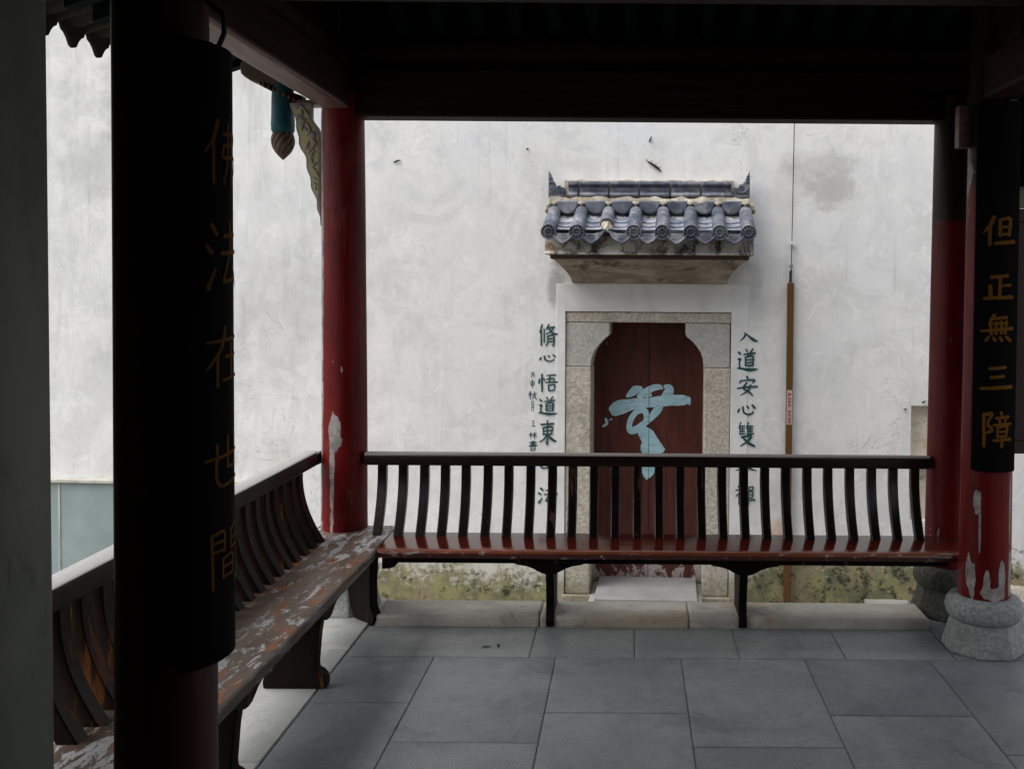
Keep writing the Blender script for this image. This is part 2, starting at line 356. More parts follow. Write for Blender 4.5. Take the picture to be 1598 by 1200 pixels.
def mat_light_blue():
    m = M('pale_blue_brush_paint'); o = m.obj
    b = m.mix(m.ramp(m.noise(6, 6, .65, o, .6, (.5, 1, 1.0)), .36, .66), (.48, .71, .80), (.34, .57, .67))
    b = m.mix(m.math('MULTIPLY', m.ramp(m.noise(40, 5, .7, o, .2, (.25, 1, 1.2)), .52, .66), .5), b, (.15, .27, .33))
    b = m.mix(m.ramp(m.noise(30, 7, .75, o), .66, .70), b, (.12, .03, .025))
    return m.done(b, .6, .3)

MT = dict(
    plaster=mat_plaster(), strip=mat_smooth_plaster(),
    granite=mat_granite('beige_granite', (.42, .37, .30), (.56, .525, .46), (.19, .165, .135), .8, .9, True),
    corbel=mat_granite('pale_granite', (.40, .39, .355), (.50, .49, .455), (.24, .225, .20), 1.1, .45),
    base=mat_granite('grey_granite', (.24, .25, .245), (.36, .365, .35), (.11, .115, .115), 1.2, .4),
    baseshade=mat_granite('shaded_dark_granite', (.060, .060, .050), (.11, .11, .09), (.03, .03, .026), 1.2, .4),  # granite darkened to hold the shade beside the bench end
    red=mat_red_column(), red1=mat_red_column('peeling_red_lacquer_corner', (((-.030, -.113, .66), (.020, .05, .36), .32), ((-.014, -.115, .93), (.045, .05, .12), .30), ((-.100, -.057, 1.9), (.030, .040, 1.3), .36),
        ((-.100, -.057, .9), (.028, .038, .6), .26), ((-.05, -.105, .45), (.03, .05, .10), .12)), .08),
    red3=mat_red_column('peeling_red_lacquer_board', (((-.075, -.09, .70), (.022, .05, .085), .32), ((-.060, -.10, .60), (.008, .05, .26), .22), ((.040, -.108, .36), (.026, .05, .10), .26), ((-.088, -.075, .36), (.03, .05, .16), .2),
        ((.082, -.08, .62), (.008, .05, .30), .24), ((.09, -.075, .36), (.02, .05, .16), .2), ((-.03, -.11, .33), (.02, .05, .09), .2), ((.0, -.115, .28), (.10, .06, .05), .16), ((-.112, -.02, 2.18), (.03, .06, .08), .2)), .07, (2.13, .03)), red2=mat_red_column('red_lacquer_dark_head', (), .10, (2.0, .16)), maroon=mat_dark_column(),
    slat=mat_wood('dark_bench_lacquer', (.006, .004, .0035), (.013, .006, .005), (.075, .028, .013), 'z', .60, .25, spec=.35),
    slatworn=mat_wood('worn_bench_lacquer', (.006, .004, .0035), (.020, .008, .005), (.19, .058, .013), 'z', .565, .36, 7., spec=.2),
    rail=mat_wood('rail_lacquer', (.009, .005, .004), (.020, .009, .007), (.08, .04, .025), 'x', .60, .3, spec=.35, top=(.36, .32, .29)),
    railwornlit=mat_wood('weathered_lit_rail', (.010, .007, .006), (.022, .011, .008), (.14, .06, .03), 'y', .60, .4, 9., spec=.3, top=(.70, .69, .67)),
    leg=mat_wood('leg_lacquer', (.005, .0035, .003), (.010, .005, .004), (.13, .045, .016), 'z', .60, .55, 9., spec=.10),
    seatworn=mat_seat_worn(), seatred=mat_seat_red(),
    slate=mat_slate(), kerb=mat_kerb(), edge=mat_edge_grey(),
    tile=mat_roof_tile(), tilepale=mat_roof_tile('pale_pan_tile', 1.9, .8), tilenavy=mat_roof_tile('navy_grey_tile', .62, .35), mortar=mat_mortar(), fascia=mat_fascia(), soffit=mat_soffit(),
    door=mat_door(), blue=mat_light_blue(),
    ink=simple('dark_green_ink', (.012, .060, .062), .6, .5, 14, .05),
    gold=simple('dull_gold_paint', (.17, .070, .010), .75, .35, 30, .1, .08),
    board=simple('black_lacquer_board', (.0045, .004, .0045), .75, .3, 12, .1, .05),
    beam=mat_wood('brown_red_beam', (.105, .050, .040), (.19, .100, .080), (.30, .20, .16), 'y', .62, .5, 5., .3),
    beamdark=mat_wood('dark_brown_beam', (.018, .008, .006), (.040, .018, .014), (.12, .07, .05), 'y', .63, .6, 5., .15),
    beamx=mat_wood('dark_beam', (.014, .006, .005), (.026, .011, .008), (.07, .035, .022), 'x', .63, .7, 5., .1),
    teal=simple('dark_teal_rafter_paint', (.004, .012, .012), .9, .4, 9, .15, .06),
    rust=mat_wood('rusty_ceiling_board', (.014, .007, .005), (.028, .013, .008), (.15, .075, .035), 'x', .60, .8, 8., .08),
    tealbright=simple('worn_teal_paint', (.008, .085, .105), .5, .45, 10),
    bud=mat_wood('brown_carved_bud', (.10, .065, .048), (.19, .125, .095), (.30, .22, .17), 'z', .62, .55, 8., .3),
    carve=simple('pale_yellow_carving', (.52, .48, .25), .6, .3, 14),
    carve2=simple('mauve_carving', (.33, .29, .28), .6, .3, 14),
    brown=simple('brown_conduit_paint', (.115, .052, .012), .55, .12, 4, .05),
    label=simple('faded_label', (.48, .36, .33), .6, .15, 10, .02), labelred=simple('label_red', (.36, .03, .03), .6, .2, 10, .02),
    steel=simple('dull_steel', (.22, .22, .22), .45, .2, 20), black=simple('black_iron', (.015, .015, .015), .5, .3, 20),
    wht=simple('white_plastic', (.7, .7, .7), .5, .05, 10),
    paleg=simple('pale_green_paint', (.24, .27, .17), .7, .5, 18), gapshade=simple('gap_shade_plaster', (.085, .065, .05), .95, .6, 9), nub=simple('mauve_grey_timber', (.16, .115, .105), .7, .3, 10), dent=simple('rusty_dentil_paint', (.16, .05, .028), .7, .3, 10),
    panel=simple('grey_blue_cement', (.26, .315, .32), .8, .32, 3.0, .4),
    oldwhite=None, stepstone=simple('pale_step_stone', (.27, .27, .27), .8, .35, 5, .3),
    ground=simple('wet_alley_stone', (.16, .15, .12), .7, .4, 3, .4),
    darkwood=simple('dark_red_timber', (.035, .010, .008), .5, .4, 8), leaf=simple('dry_leaf', (.03, .028, .03), .8, .3, 30),
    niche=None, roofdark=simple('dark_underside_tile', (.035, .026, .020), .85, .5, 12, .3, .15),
)
def mat_oldwhite():
    m = M('grimy_white_wall'); o = m.obj
    b = m.mix(m.ramp(m.noise(1.6, 7, .65, o, .5, (1, 1, .6)), .36, .66), (.18, .195, .15), (.27, .275, .225))
    b = m.mix(m.math('MULTIPLY', m.ramp(m.noise(5, 7, .7, o, .6, (1, 1.4, .35)), .56, .70), .6), b, (.07, .07, .055))
    b = m.mix(m.math('MULTIPLY', m.ramp(m.noise(20, 6, .7, o), .62, .70), .4), b, (.07, .065, .05))
    return m.done(b, .8, .25, m.bump(m.noise(10, 6, .65, o), .3, .01))
def mat_niche():
    m = M('stained_niche_plaster'); o = m.obj
    b = m.mix(m.ramp(m.noise(5, 6, .7, o), .36, .64), (.66, .60, .50), (.52, .44, .33))
    b = m.mix(m.math('MULTIPLY', m.ramp(m.noise(9, 7, .72, o, .5), .54, .66), .7), b, (.20, .14, .08))
    return m.done(b, .95, .1, m.bump(m.noise(14, 6, .7, o), .5, .01))
MT['oldwhite'] = mat_oldwhite(); MT['niche'] = mat_niche()

# ------------------------------------------------------------------ mesh helpers
class MB:
    def __init__(s): s.v = []; s.f = []
    def add(s, vs, fs):
        n = len(s.v); s.v += [tuple(v) for v in vs]; s.f += [tuple(i+n for i in f) for f in fs]; return s
    def box(s, x0, x1, y0, y1, z0, z1):
        return s.add([(x0, y0, z0), (x1, y0, z0), (x1, y1, z0), (x0, y1, z0), (x0, y0, z1), (x1, y0, z1), (x1, y1, z1), (x0, y1, z1)],
                     [(0, 3, 2, 1), (4, 5, 6, 7), (0, 1, 5, 4), (1, 2, 6, 5), (2, 3, 7, 6), (3, 0, 4, 7)])
    def prism(s, poly, a, b, axis='y'):
        """poly of 2-D points, extruded from a to b along axis; (u,v) = the other two axes in order"""
        def P(p, t): return {'x': (t, p[0], p[1]), 'y': (p[0], t, p[1]), 'z': (p[0], p[1], t)}[axis]
        n = len(poly); vs = [P(p, a) for p in poly]+[P(p, b) for p in poly]
        fs = [tuple(range(n)), tuple(range(2*n-1, n-1, -1))]+[(i, i+n, (i+1) % n+n, (i+1) % n) for i in range(n)]
        return s.add(vs, fs)
    def lathe(s, prof, c=(0, 0, 0), n=32, ax='z', phase=0., cap=True):
        vs = []; fs = []
        for r, h in prof:
            for k in range(n):
                t = 2*math.pi*k/n+phase
                a, b = r*math.cos(t), r*math.sin(t)
                vs.append({'z': (c[0]+a, c[1]+b, c[2]+h), 'y': (c[0]+a, c[1]+h, c[2]+b), 'x': (c[0]+h, c[1]+a, c[2]+b)}[ax])
        for i in range(len(prof)-1):
            for k in range(n): fs.append((i*n+k, i*n+(k+1) % n, (i+1)*n+(k+1) % n, (i+1)*n+k))
        if cap:
            fs.append(tuple(range(n-1, -1, -1))); fs.append(tuple((len(prof)-1)*n+k for k in range(n)))
        return s.add(vs, fs)
    def tube(s, pts, r, n=8):
        pts = [Vector(p) for p in pts]; rs = r if isinstance(r, (list, tuple)) else [r]*len(pts)
        vs = []; fs = []; up = None
        for i, p in enumerate(pts):
            d = (pts[min(i+1, len(pts)-1)]-pts[max(i-1, 0)]).normalized()
            if up is None: up = d.orthogonal().normalized()
            up = (up-d*up.dot(d)).normalized(); q = d.cross(up)
            for k in range(n):
                t = 2*math.pi*k/n; vs.append(p+(up*math.cos(t)+q*math.sin(t))*rs[i])
        for i in range(len(pts)-1):
            for k in range(n): fs.append((i*n+k, i*n+(k+1) % n, (i+1)*n+(k+1) % n, (i+1)*n+k))
        fs.append(tuple(range(n-1, -1, -1))); fs.append(tuple((len(pts)-1)*n+k for k in range(n)))
        return s.add(vs, fs)
    def loft(s, rings):
        """closed rings of equal length joined in order, ends capped"""
        n = len(rings[0]); vs = [p for r_ in rings for p in r_]; fs = []
        for i in range(len(rings)-1):
            for k in range(n): fs.append((i*n+k, i*n+(k+1) % n, (i+1)*n+(k+1) % n, (i+1)*n+k))
        fs.append(tuple(range(n-1, -1, -1))); fs.append(tuple((len(rings)-1)*n+k for k in range(n)))
        return s.add(vs, fs)
    def mesh(s, name, origin=(0, 0, 0)):
        me = bpy.data.meshes.new(name)
        me.from_pydata([(v[0]-origin[0], v[1]-origin[1], v[2]-origin[2]) for v in s.v], [], s.f)
        bm = bmesh.new(); bm.from_mesh(me); bmesh.ops.recalc_face_normals(bm, faces=bm.faces); bm.to_mesh(me); bm.free()
        return me
    def build(s, name, mat, parent=None, origin=(0, 0, 0), smooth=40, bevel=0., seg=2):
        return put(name, s.mesh(name, origin), mat, parent, smooth, bevel, seg)
def put(name, me, mat, parent=None, smooth=40, bevel=0., seg=2):
    if mat is not None and not me.materials: me.materials.append(mat)
    if smooth:
        me.shade_smooth(); me.set_sharp_from_angle(angle=R(smooth))
    o = bpy.data.objects.new(name, me); col.objects.link(o)
    if parent is not None: o.parent = parent
    if bevel:
        b = o.modifiers.new('bevel', 'BEVEL'); b.width = bevel; b.segments = seg; b.limit_method = 'ANGLE'; b.angle_limit = R(35)
    return o
def tag(o, label=None, cat=None, group=None, kind=None):
    for k, v in (('label', label), ('category', cat), ('group', group), ('kind', kind)):
        if v: o[k] = v
    return o
def thing(name, label, cat, loc=(0, 0, 0), rz=0., group=None):
    o = bpy.data.objects.new(name, None); col.objects.link(o); o.location = loc; o.rotation_euler = (0, 0, rz)
    o.empty_display_size = .1
    return tag(o, label, cat, group)
def copy_tree(o, parent=None):
    c = o.copy(); col.objects.link(c)
    if parent is not None: c.parent = parent
    for ch in o.children: copy_tree(ch, c)
    return c
def place(src, parent, loc=None, name=None):
    c = src.copy(); col.objects.link(c); c.parent = parent
    if loc is not None: c.location = loc
    return c

# ------------------------------------------------------------------ brush lettering: strokes "x,y,w x,y,w ...", box 0..100, y down
CH = {
 'ru': "35,22,8 26,46,9 5,68,4;30,18,7 52,38,9 80,62,15 99,68,5",
 'dao': "12,18,9 20,26,7;8,48,6 20,46,8 14,66,6 18,80,7 8,87,5;8,86,6 30,88,8 60,92,12 99,89,5;45,5,6 52,16,6;78,2,6 66,18,6;36,27,6 88,20,7;60,24,6 52,36,6;44,38,7 44,74,7;44,38,6 78,34,7 78,74,7;46,50,5 76,48,5;46,62,5 76,60,5;46,74,6 78,73,6",
 'an': "50,5,8 54,16,8;22,24,7 16,36,7;24,26,6 85,20,7 78,34,6;48,36,8 34,62,8 62,80,8 78,96,6;68,46,8 54,74,7 20,96,4;4,63,6 50,56,8 99,52,7",
 'xin': "12,50,8 6,70,9;30,35,8 36,72,9 60,84,11 82,72,7 80,60,4;52,30,8 58,44,9;78,22,8 90,42,11",
 'shuang': "18,5,6 8,26,5;14,18,6 14,52,6;16,20,5 42,18,5;16,30,5 40,28,5;16,40,5 40,38,5;14,51,5 44,48,5;28,18,5 28,50,5;60,5,6 50,26,5;56,18,6 56,52,6;58,20,5 86,18,5;58,30,5 84,28,5;58,40,5 84,38,5;56,51,5 90,48,5;71,18,5 71,50,5;22,62,7 76,57,8 58,78,8 18,98,4;34,66,8 60,84,10 97,98,7",
 'ren': "50,10,7 40,50,8 8,80,5;46,35,7 70,64,11 98,78,5",
 'chan': "18,4,8 24,14,6;6,24,6 34,20,6 6,56,5;22,36,7 22,96,7;28,44,6 36,52,6;48,8,6 62,6,6 62,24,5;48,8,5 48,24,5 62,24,5;72,6,5 90,4,6 88,22,5;72,6,5 72,23,5 88,22,5;50,32,6 50,62,6;50,32,5 88,30,6 86,62,6;52,46,5 86,45,5;50,62,5 86,61,5;40,76,6 99,72,8;68,32,6 68,98,6",
 'xiu': "18,8,8 6,40,5;14,30,7 14,92,7;30,26,6 30,80,6;54,6,7 42,26,6;48,20,6 86,16,6;80,18,6 64,36,6 40,46,4;54,24,6 76,42,8 99,46,6;50,54,7 48,80,6 40,96,5;50,54,5 80,52,6 80,92,7 72,92,4;52,66,5 78,65,5;52,78,5 78,77,5",
 'wu': "8,32,8 4,52,7;20,6,8 20,94,7;28,28,6 36,38,6;46,12,6 90,8,7;62,12,6 58,46,6;46,30,6 82,28,6 80,46,6;40,48,6 99,45,7;54,62,7 56,92,6;54,62,6 86,60,7 82,90,6;56,90,6 84,88,6",
 'dong': "14,18,6 86,14,7;26,32,7 28,62,6;26,32,6 76,28,7 74,58,6;28,46,5 74,43,5;28,60,5 74,57,5;50,2,7 50,98,8 42,92,4;48,62,6 30,80,6 6,92,4;54,62,6 74,78,10 99,88,7",
 'shan': "12,52,8 16,82,9 86,76,8;50,12,8 50,76,8;86,46,8 86,80,7",
 'fa': "16,10,9 26,20,8;6,36,8 16,44,8;8,88,10 22,64,5;44,22,6 86,18,7;64,4,7 64,42,7;36,44,6 99,40,7;60,46,7 46,72,7 44,80,6 80,74,7;76,60,7 90,84,9",
 'fo': "30,4,9 20,30,8 4,52,4;20,32,8 20,98,7;44,22,6 84,18,7 82,38,6;44,38,6 82,36,6;46,38,6 42,56,6 88,54,7 84,78,6 78,78,4;58,4,7 56,60,7 44,96,4;72,4,7 72,98,7",
 'zai': "6,26,6 94,18,8;46,2,8 36,34,8 4,70,4;26,48,8 26,98,7;46,50,6 86,46,7;64,28,7 66,84,7;40,88,6 99,82,8",
 'shi': "2,42,7 99,30,8;24,16,8 28,88,8 92,82,8;52,4,8 52,60,7;52,60,6 76,58,6;78,4,8 76,58,7",
 'jian': "12,10,8 14,98,7;12,10,6 40,8,7 40,40,6;14,24,5 38,22,5;14,38,5 40,37,5;60,8,6 88,6,7 88,96,8 78,90,5;60,8,6 60,40,6;60,23,5 86,22,5;60,38,5 86,37,5;36,52,6 36,84,6;36,52,5 66,50,6 66,82,6;37,66,5 65,65,5;37,82,5 66,81,5",
 'dan': "34,4,11 22,32,10 2,56,4;22,34,10 22,96,9;52,14,9 52,66,9;52,14,8 84,10,9 82,64,9;54,38,7 82,36,7;54,62,7 82,60,7;38,92,9 99,86,11",
 'zheng': "30,12,11 78,6,11;56,12,9 54,90,9;56,46,8 88,42,9;26,46,10 28,90,10;10,94,10 96,88,12",
 'wu2': "40,4,9 28,24,8;32,18,9 78,12,9;24,36,7 80,32,7;28,32,8 32,74,8;46,30,8 46,72,8;62,28,8 62,70,8;78,26,8 74,70,8;2,62,8 99,52,10;16,96,9 24,84,8;38,86,8 44,96,9;58,84,8 64,96,9;78,82,8 92,96,10",
 'san': "30,14,10 76,8,11;34,48,9 72,43,10;6,92,10 99,84,12",
 'zhang': "14,8,8 16,98,8;14,10,7 38,6,8 26,34,7 40,52,8 24,60,6;66,2,8 70,10,8;50,18,6 92,14,7;60,22,6 64,32,6;84,18,6 78,30,6;44,38,6 99,34,7;56,44,7 56,72,6;56,44,6 86,42,7 84,70,6;58,57,5 84,56,5;57,70,5 85,69,5;44,82,6 99,78,8;70,72,7 70,99,7",
 'bing': "20,14,9 80,10,9;24,38,9 24,92,9;24,38,9 78,34,9 76,90,9;50,14,8 50,44,8 34,70,7;50,46,7 64,64,7",
 'shen': "20,28,9 22,70,9;20,28,8 78,24,9 76,68,9;22,48,8 76,46,8;22,68,8 76,66,8;48,2,10 48,99,9",
 'qiu': "40,6,8 14,16,6;6,34,8 46,30,8;28,14,9 28,96,8;26,40,7 4,66,5;30,42,7 46,58,7;56,32,9 60,46,8;94,26,9 84,44,7;74,8,9 72,50,9 48,94,6;74,54,9 99,92,9",
 'yue': "30,6,9 30,60,9 16,96,7;30,6,8 72,4,9 72,94,9 60,90,6;32,34,7 70,32,7;32,60,7 70,58,7",
 'wang': "22,12,10 78,8,10;28,48,9 74,44,9;12,90,10 92,84,11;50,12,9 50,88,9",
 'lin': "4,30,8 46,26,8;26,6,9 26,96,8;24,34,7 4,66,6;28,36,7 46,58,7;52,28,8 98,24,8;74,4,9 74,98,9;72,32,7 52,70,6;76,34,8 99,70,8",
 'shu': "30,10,7 74,6,8 70,26,7;8,18,7 94,16,7;30,27,7 74,24,7;16,38,7 88,36,7;50,2,8 50,48,7;6,50,8 96,46,9;28,60,8 28,98,8;28,60,7 74,57,8 72,96,8;30,78,7 72,76,7;30,96,7 72,94,7",
}
def stroke_pts(pts, step=.035):
    """Catmull-Rom through (x, y, w)"""
    if len(pts) < 2: return pts
    P = [tuple(2*a-b for a, b in zip(pts[0], pts[1]))]+list(pts)+[tuple(2*a-b for a, b in zip(pts[-1], pts[-2]))]
    out = []
    for i in range(1, len(P)-2):
        p0, p1, p2, p3 = P[i-1:i+3]
        L = math.hypot(p2[0]-p1[0], p2[1]-p1[1]); n = max(3, min(10, int(L/step)))
        for k in range(n):
            t = k/n
            out.append(tuple(.5*((2*p1[j])+(-p0[j]+p2[j])*t+(2*p0[j]-5*p1[j]+4*p2[j]-p3[j])*t*t+(-p0[j]+3*p1[j]-3*p2[j]+p3[j])*t**3) for j in range(3)))
    out.append(tuple(pts[-1]))
    return out
def brush(mb, pts, fmap, depth, rough=.10, seed=0):
    """one brush stroke as a flat ribbon; fmap(u, v, d) -> point; d = lift off the surface"""
    rr = random.Random(seed); q = stroke_pts(pts); n = len(q)
    def dirn(i):
        a, b = q[max(i-1, 0)], q[min(i+1, n-1)]; L = math.hypot(b[0]-a[0], b[1]-a[1]) or 1
        return ((b[0]-a[0])/L, (b[1]-a[1])/L)
    vs = []; fs = []
    def ring(c, d, wl, wr, k):
        nx, ny = -d[1], d[0]; dd = depth+k*2e-6
        vs.append(fmap(c[0]+nx*wl, c[1]+ny*wl, dd)); vs.append(fmap(c[0], c[1], dd+1e-5)); vs.append(fmap(c[0]-nx*wr, c[1]-ny*wr, dd))
    k = 0
    d = dirn(0); h = q[0][2]/2
    for t in (-.85, -.5): ring((q[0][0]+d[0]*h*t, q[0][1]+d[1]*h*t), d, h*math.sqrt(1-t*t)*(.8+.4*rr.random()), h*math.sqrt(1-t*t)*(.8+.3*rr.random()), k); k += 1
    for i in range(n):
        h = max(q[i][2]/2, .004); ring(q[i], dirn(i), h*(1+rough*rr.uniform(-1, 1)), h*(1+rough*rr.uniform(-1, 1)), k); k += 1
    d = dirn(n-1); h = max(q[-1][2]/2, .004)
    for t in (.5, .85): ring((q[-1][0]+d[0]*h*t, q[-1][1]+d[1]*h*t), d, h*math.sqrt(1-t*t)*(.8+.3*rr.random()), h*math.sqrt(1-t*t)*(.8+.3*rr.random()), k); k += 1
    m = len(vs)//3
    for i in range(m-1):
        a = i*3
        fs += [(a, a+1, a+4, a+3), (a+1, a+2, a+5, a+4)]
    mb.add(vs, fs)
def character(key, fmap, mat, parent, bold=1.25, lift=.0012, name='character'):
    """fmap(u, v, d) with u, v in 0..1, v down"""
    mb = MB()
    for i, s in enumerate(CH[key].split(';')):
        pts = [tuple(float(t)/100 for t in p.split(',')) for p in s.split()]
        pts = [(a, b, c*bold) for a, b, c in pts]
        brush(mb, pts, fmap, lift+i*.00012, .10, hash(key) % 97+i if False else i*7+len(key))
    me = bpy.data.meshes.new(name); me.from_pydata([tuple(v) for v in mb.v], [], mb.f)
    return put(name, me, mat, parent, 0)
# ================================================================== THE SETTING
GZ = -0.82                                     # alley level, below the pavilion platform
g = MB().box(-14, 14, -14, 16, GZ-.3, GZ).build('ground', MT['ground'], smooth=0); tag(g, kind='structure')
# platform core under the paving
fl = MB().box(-1.66, 2.0, -4.0, 4.915, GZ+.004, -.045).box(-1.66, -1.24, 4.915, 5.10, GZ+.004, -.045).box(1.48, 2.0, 4.915, 5.10, GZ+.004, -.045).build('floor', MT['edge'], smooth=0)
tag(fl, kind='structure')
GAP = .0022
def slab(name, x0, x1, y0, y1, mat, top=0., bev=.0018, parent=None, seg=1):
    r = rnd.random
    b = MB(); x0 += GAP/2; x1 -= GAP/2; y0 += GAP/2; y1 -= GAP/2
    dz = [top+rnd.uniform(-.0008, .0008) for _ in range(4)]
    b.add([(x0, y0, -.044), (x1, y0, -.044), (x1, y1, -.044), (x0, y1, -.044), (x0, y0, dz[0]), (x1, y0, dz[1]), (x1, y1, dz[2]), (x0, y1, dz[3])],
          [(0, 3, 2, 1), (4, 5, 6, 7), (0, 1, 5, 4), (1, 2, 6, 5), (2, 3, 7, 6), (3, 0, 4, 7)])
    o = b.build(name, mat, parent or fl, smooth=0 if seg == 1 else 40, bevel=bev, seg=seg)
    return o
# first row along the kerb, then lanes running towards the camera with staggered cross joints
row = [-1.268, -.445, .028, .50, .975, 1.466]
for a, b in zip(row, row[1:]): slab('paving_stone', a, b, 4.282, 4.672, MT['slate'])
lanes = [(-1.268, -.868, 3.80), (-.868, -.325, 3.468), (-.325, .236, 3.722), (.236, .785, 3.447), (.785, 1.345, 3.715), (1.345, 1.99, 3.40)]
for x0, x1, yj in lanes:
    ys = [4.282, yj]
    while ys[-1] > -3.9: ys.append(max(-3.95, ys[-1]-.79-rnd.uniform(-.06, .06)))
    for a, b in zip(ys, ys[1:]):
        if a-b > .08: slab('paving_stone', x0, x1, b, a, MT['slate'])
# beige kerb along the back edge, grey edge stones under the left bench and beside the right columns
for a, b in zip([-1.245, -.435, .295, 1.470], [-.435, .295, 1.470]): slab('kerb_stone', a, b, 4.680, 4.925, MT['kerb'], .050, .014, seg=3)
for a, b in ((4.372, 5.095), (3.31, 4.372), (2.3, 3.31), (1.3, 2.3)): slab('edge_stone', -1.655, -1.272, a, b, MT['edge'], .0005, .006)
for x0, x1, a, b in ((1.470, 1.99, 4.286, 5.095),): slab('edge_stone', x0, x1, a, b, MT['slate'], 0, .006)

# ================================================================== COURTYARD WALL  (local x along the wall, -y towards the pavilion)
WLOC, WRZ = (.12, 7.5, 0), R(-2.5)
def wall_thing(name, label, cat, group=None):
    return thing(name, label, cat, WLOC, WRZ, group)
xs = [-7.2, -.629, .655, 2.036, 2.50, 7.0]; zs = [GZ, -.12, .767, 1.468, 3.86]
holes = {(1, 0), (1, 1), (1, 2), (3, 1)}
mb = MB()
def grid_wall(mb, xs, zs, holes, y0, y1):
    solid = lambda i, k: 0 <= i < len(xs)-1 and 0 <= k < len(zs)-1 and (i, k) not in holes
    for i in range(len(xs)-1):
        for k in range(len(zs)-1):
            if not solid(i, k): continue
            a, b, c, d = xs[i], xs[i+1], zs[k], zs[k+1]
            mb.add([(a, y0, c), (b, y0, c), (b, y0, d), (a, y0, d)], [(0, 1, 2, 3)])
            mb.add([(a, y1, c), (b, y1, c), (b, y1, d), (a, y1, d)], [(3, 2, 1, 0)])
            if not solid(i-1, k): mb.add([(a, y0, c), (a, y1, c), (a, y1, d), (a, y0, d)], [(0, 3, 2, 1)])
            if not solid(i+1, k): mb.add([(b, y0, c), (b, y1, c), (b, y1, d), (b, y0, d)], [(0, 1, 2, 3)])
            if not solid(i, k-1): mb.add([(a, y0, c), (b, y0, c), (b, y1, c), (a, y1, c)], [(0, 3, 2, 1)])
            if not solid(i, k+1): mb.add([(a, y0, d), (b, y0, d), (b, y1, d), (a, y1, d)], [(0, 1, 2, 3)])
grid_wall(mb, xs, zs, holes, 0., .50)
wall = mb.build('courtyard_wall', MT['plaster'], smooth=0)
wall.location = WLOC; wall.rotation_euler = (0, 0, WRZ)
tag(wall, 'tall weathered white plaster wall with mossy foot facing the pavilion across the alley', 'wall')
o = MB().box(2.036, 2.50, .07, .12, -.12, .767).build('niche', MT['niche'], wall, smooth=0); o['label'] = 'stained shallow niche'
mb = MB().box(2.038, 2.498, -.004, .069, .32, .345); mb.build('ledge', MT['niche'], wall, bevel=.004)
# smoother plaster bands beside the door frame
for x0, x1 in ((-.70, -.630), (.656, .785)):
    MB().box(x0, x1, -.005, .01, GZ+.01, 1.68).build('plaster_band', MT['strip'], wall, bevel=.002)
MB().box(-.630, .656, -.005, .01, 1.469, 1.685).build('plaster_band', MT['strip'], wall, bevel=.002)
# moss-grown stone footing at the right
def rough_block(mb, x0, x1, y0, y1, z0, z1, n=7, amp=.025, seed=1):
    rr = random.Random(seed); rings = []
    for i in range(n+1):
        x = x0+(x1-x0)*i/n; j = lambda: rr.uniform(-amp, amp)
        rings.append([(x, y1, z0), (x+j()*.3, y0+j(), z0), (x, y0+.02+j(), z0+(z1-z0)*.55), (x, y0+.05+j(), z1+j()*.7), (x, y1, z1+j()*.4)])
    return mb.loft(rings)
mb = MB(); rough_block(mb, 1.70, 2.03, -.22, 0, GZ, -.735, 4, .008, 4)
mb.build('footing_stone', MT['edge'], wall, smooth=30)
mb = MB(); rough_block(mb, 2.30, 3.8, -.16, .0, GZ, -.60, 10, .03, 9)
o = mb.build('footing_stone', MT['granite'], wall, smooth=30)
# old nails and a scar in the plaster
for x, z, a, L in ((-1.951, 2.624, .3, .06), (.019, 2.794, 1.2, .045), (2.13, .80, .5, .03), (1.99, .74, .1, .02), (2.1, .36, .6, .03), (-.93, 2.72, .4, .018), (-1.05, .08, 1.5, .03)):
    MB().tube([(x-L/2*math.cos(a), -.004, z-L/2*math.sin(a)), (x, -.016, z), (x+L/2*math.cos(a), -.006, z+L/2*math.sin(a))], [.004, .007, .003], 6).build('nail', MT['black'], wall)
mb = MB(); mb.tube([(.00, -.004, 2.625), (.04, -.014, 2.60), (.075, -.014, 2.575), (.105, -.006, 2.548)], [.004, .009, .010, .004], 6)
for k in range(7):
    t = k/6; x, z = .005+.09*t, 2.622-.065*t; s = .018 if k % 2 else -.02
    mb.tube([(x, -.010, z), (x+s*.5, -.006, z+abs(s)), (x+s, -.004, z+.6*abs(s))], .002, 4)
mb.build('split_peg', MT['black'], wall)
ring = [(.34+.13*math.cos(t), -.002, 2.60+.11*math.sin(t)) for t in [R(20+i*14) for i in range(12)]]

# painted inscription on the wall, written in dark green
def wmap(x0, z0, x1, z1, y=-.0):
    return lambda u, v, d: (x0+(x1-x0)*u, y-d, z0+(z1-z0)*v)
ins = thing('inscription', 'vertical line of dark green brush characters left of the door', None); del_ = ins
ins.parent = wall
for key, x0, z0, x1, z1 in (('xiu', -.838, 1.375, -.692, 1.190), ('xin', -.835, 1.150, -.695, 1.065), ('wu', -.840, .985, -.690, .835), ('dao', -.842, .805, -.692, .655),
                            ('dong', -.835, .618, -.698, .432), ('shan', -.828, .335, -.700, .225), ('fa', -.842, .10, -.685, -.045)):
    character(key, wmap(x0, z0, x1, z1, -.0052), MT['ink'], ins, 1.22)
ins = thing('inscription', 'thin column of small dark green signature characters', None); ins.parent = wall
for key, x0, z0, x1, z1 in (('bing', -.902, .995, -.862, .945), ('shen', -.908, .935, -.862, .865), ('qiu', -.920, .845, -.852, .775), ('yue', -.900, .765, -.868, .685),
                            ('wang', -.892, .615, -.862, .565), ('lin', -.912, .525, -.850, .470), ('shu', -.915, .455, -.845, .375)):
    character(key, wmap(x0, z0, x1, z1), MT['ink'], ins, 1.15)
ins = thing('inscription', 'vertical line of dark green brush characters right of the door', None); ins.parent = wall
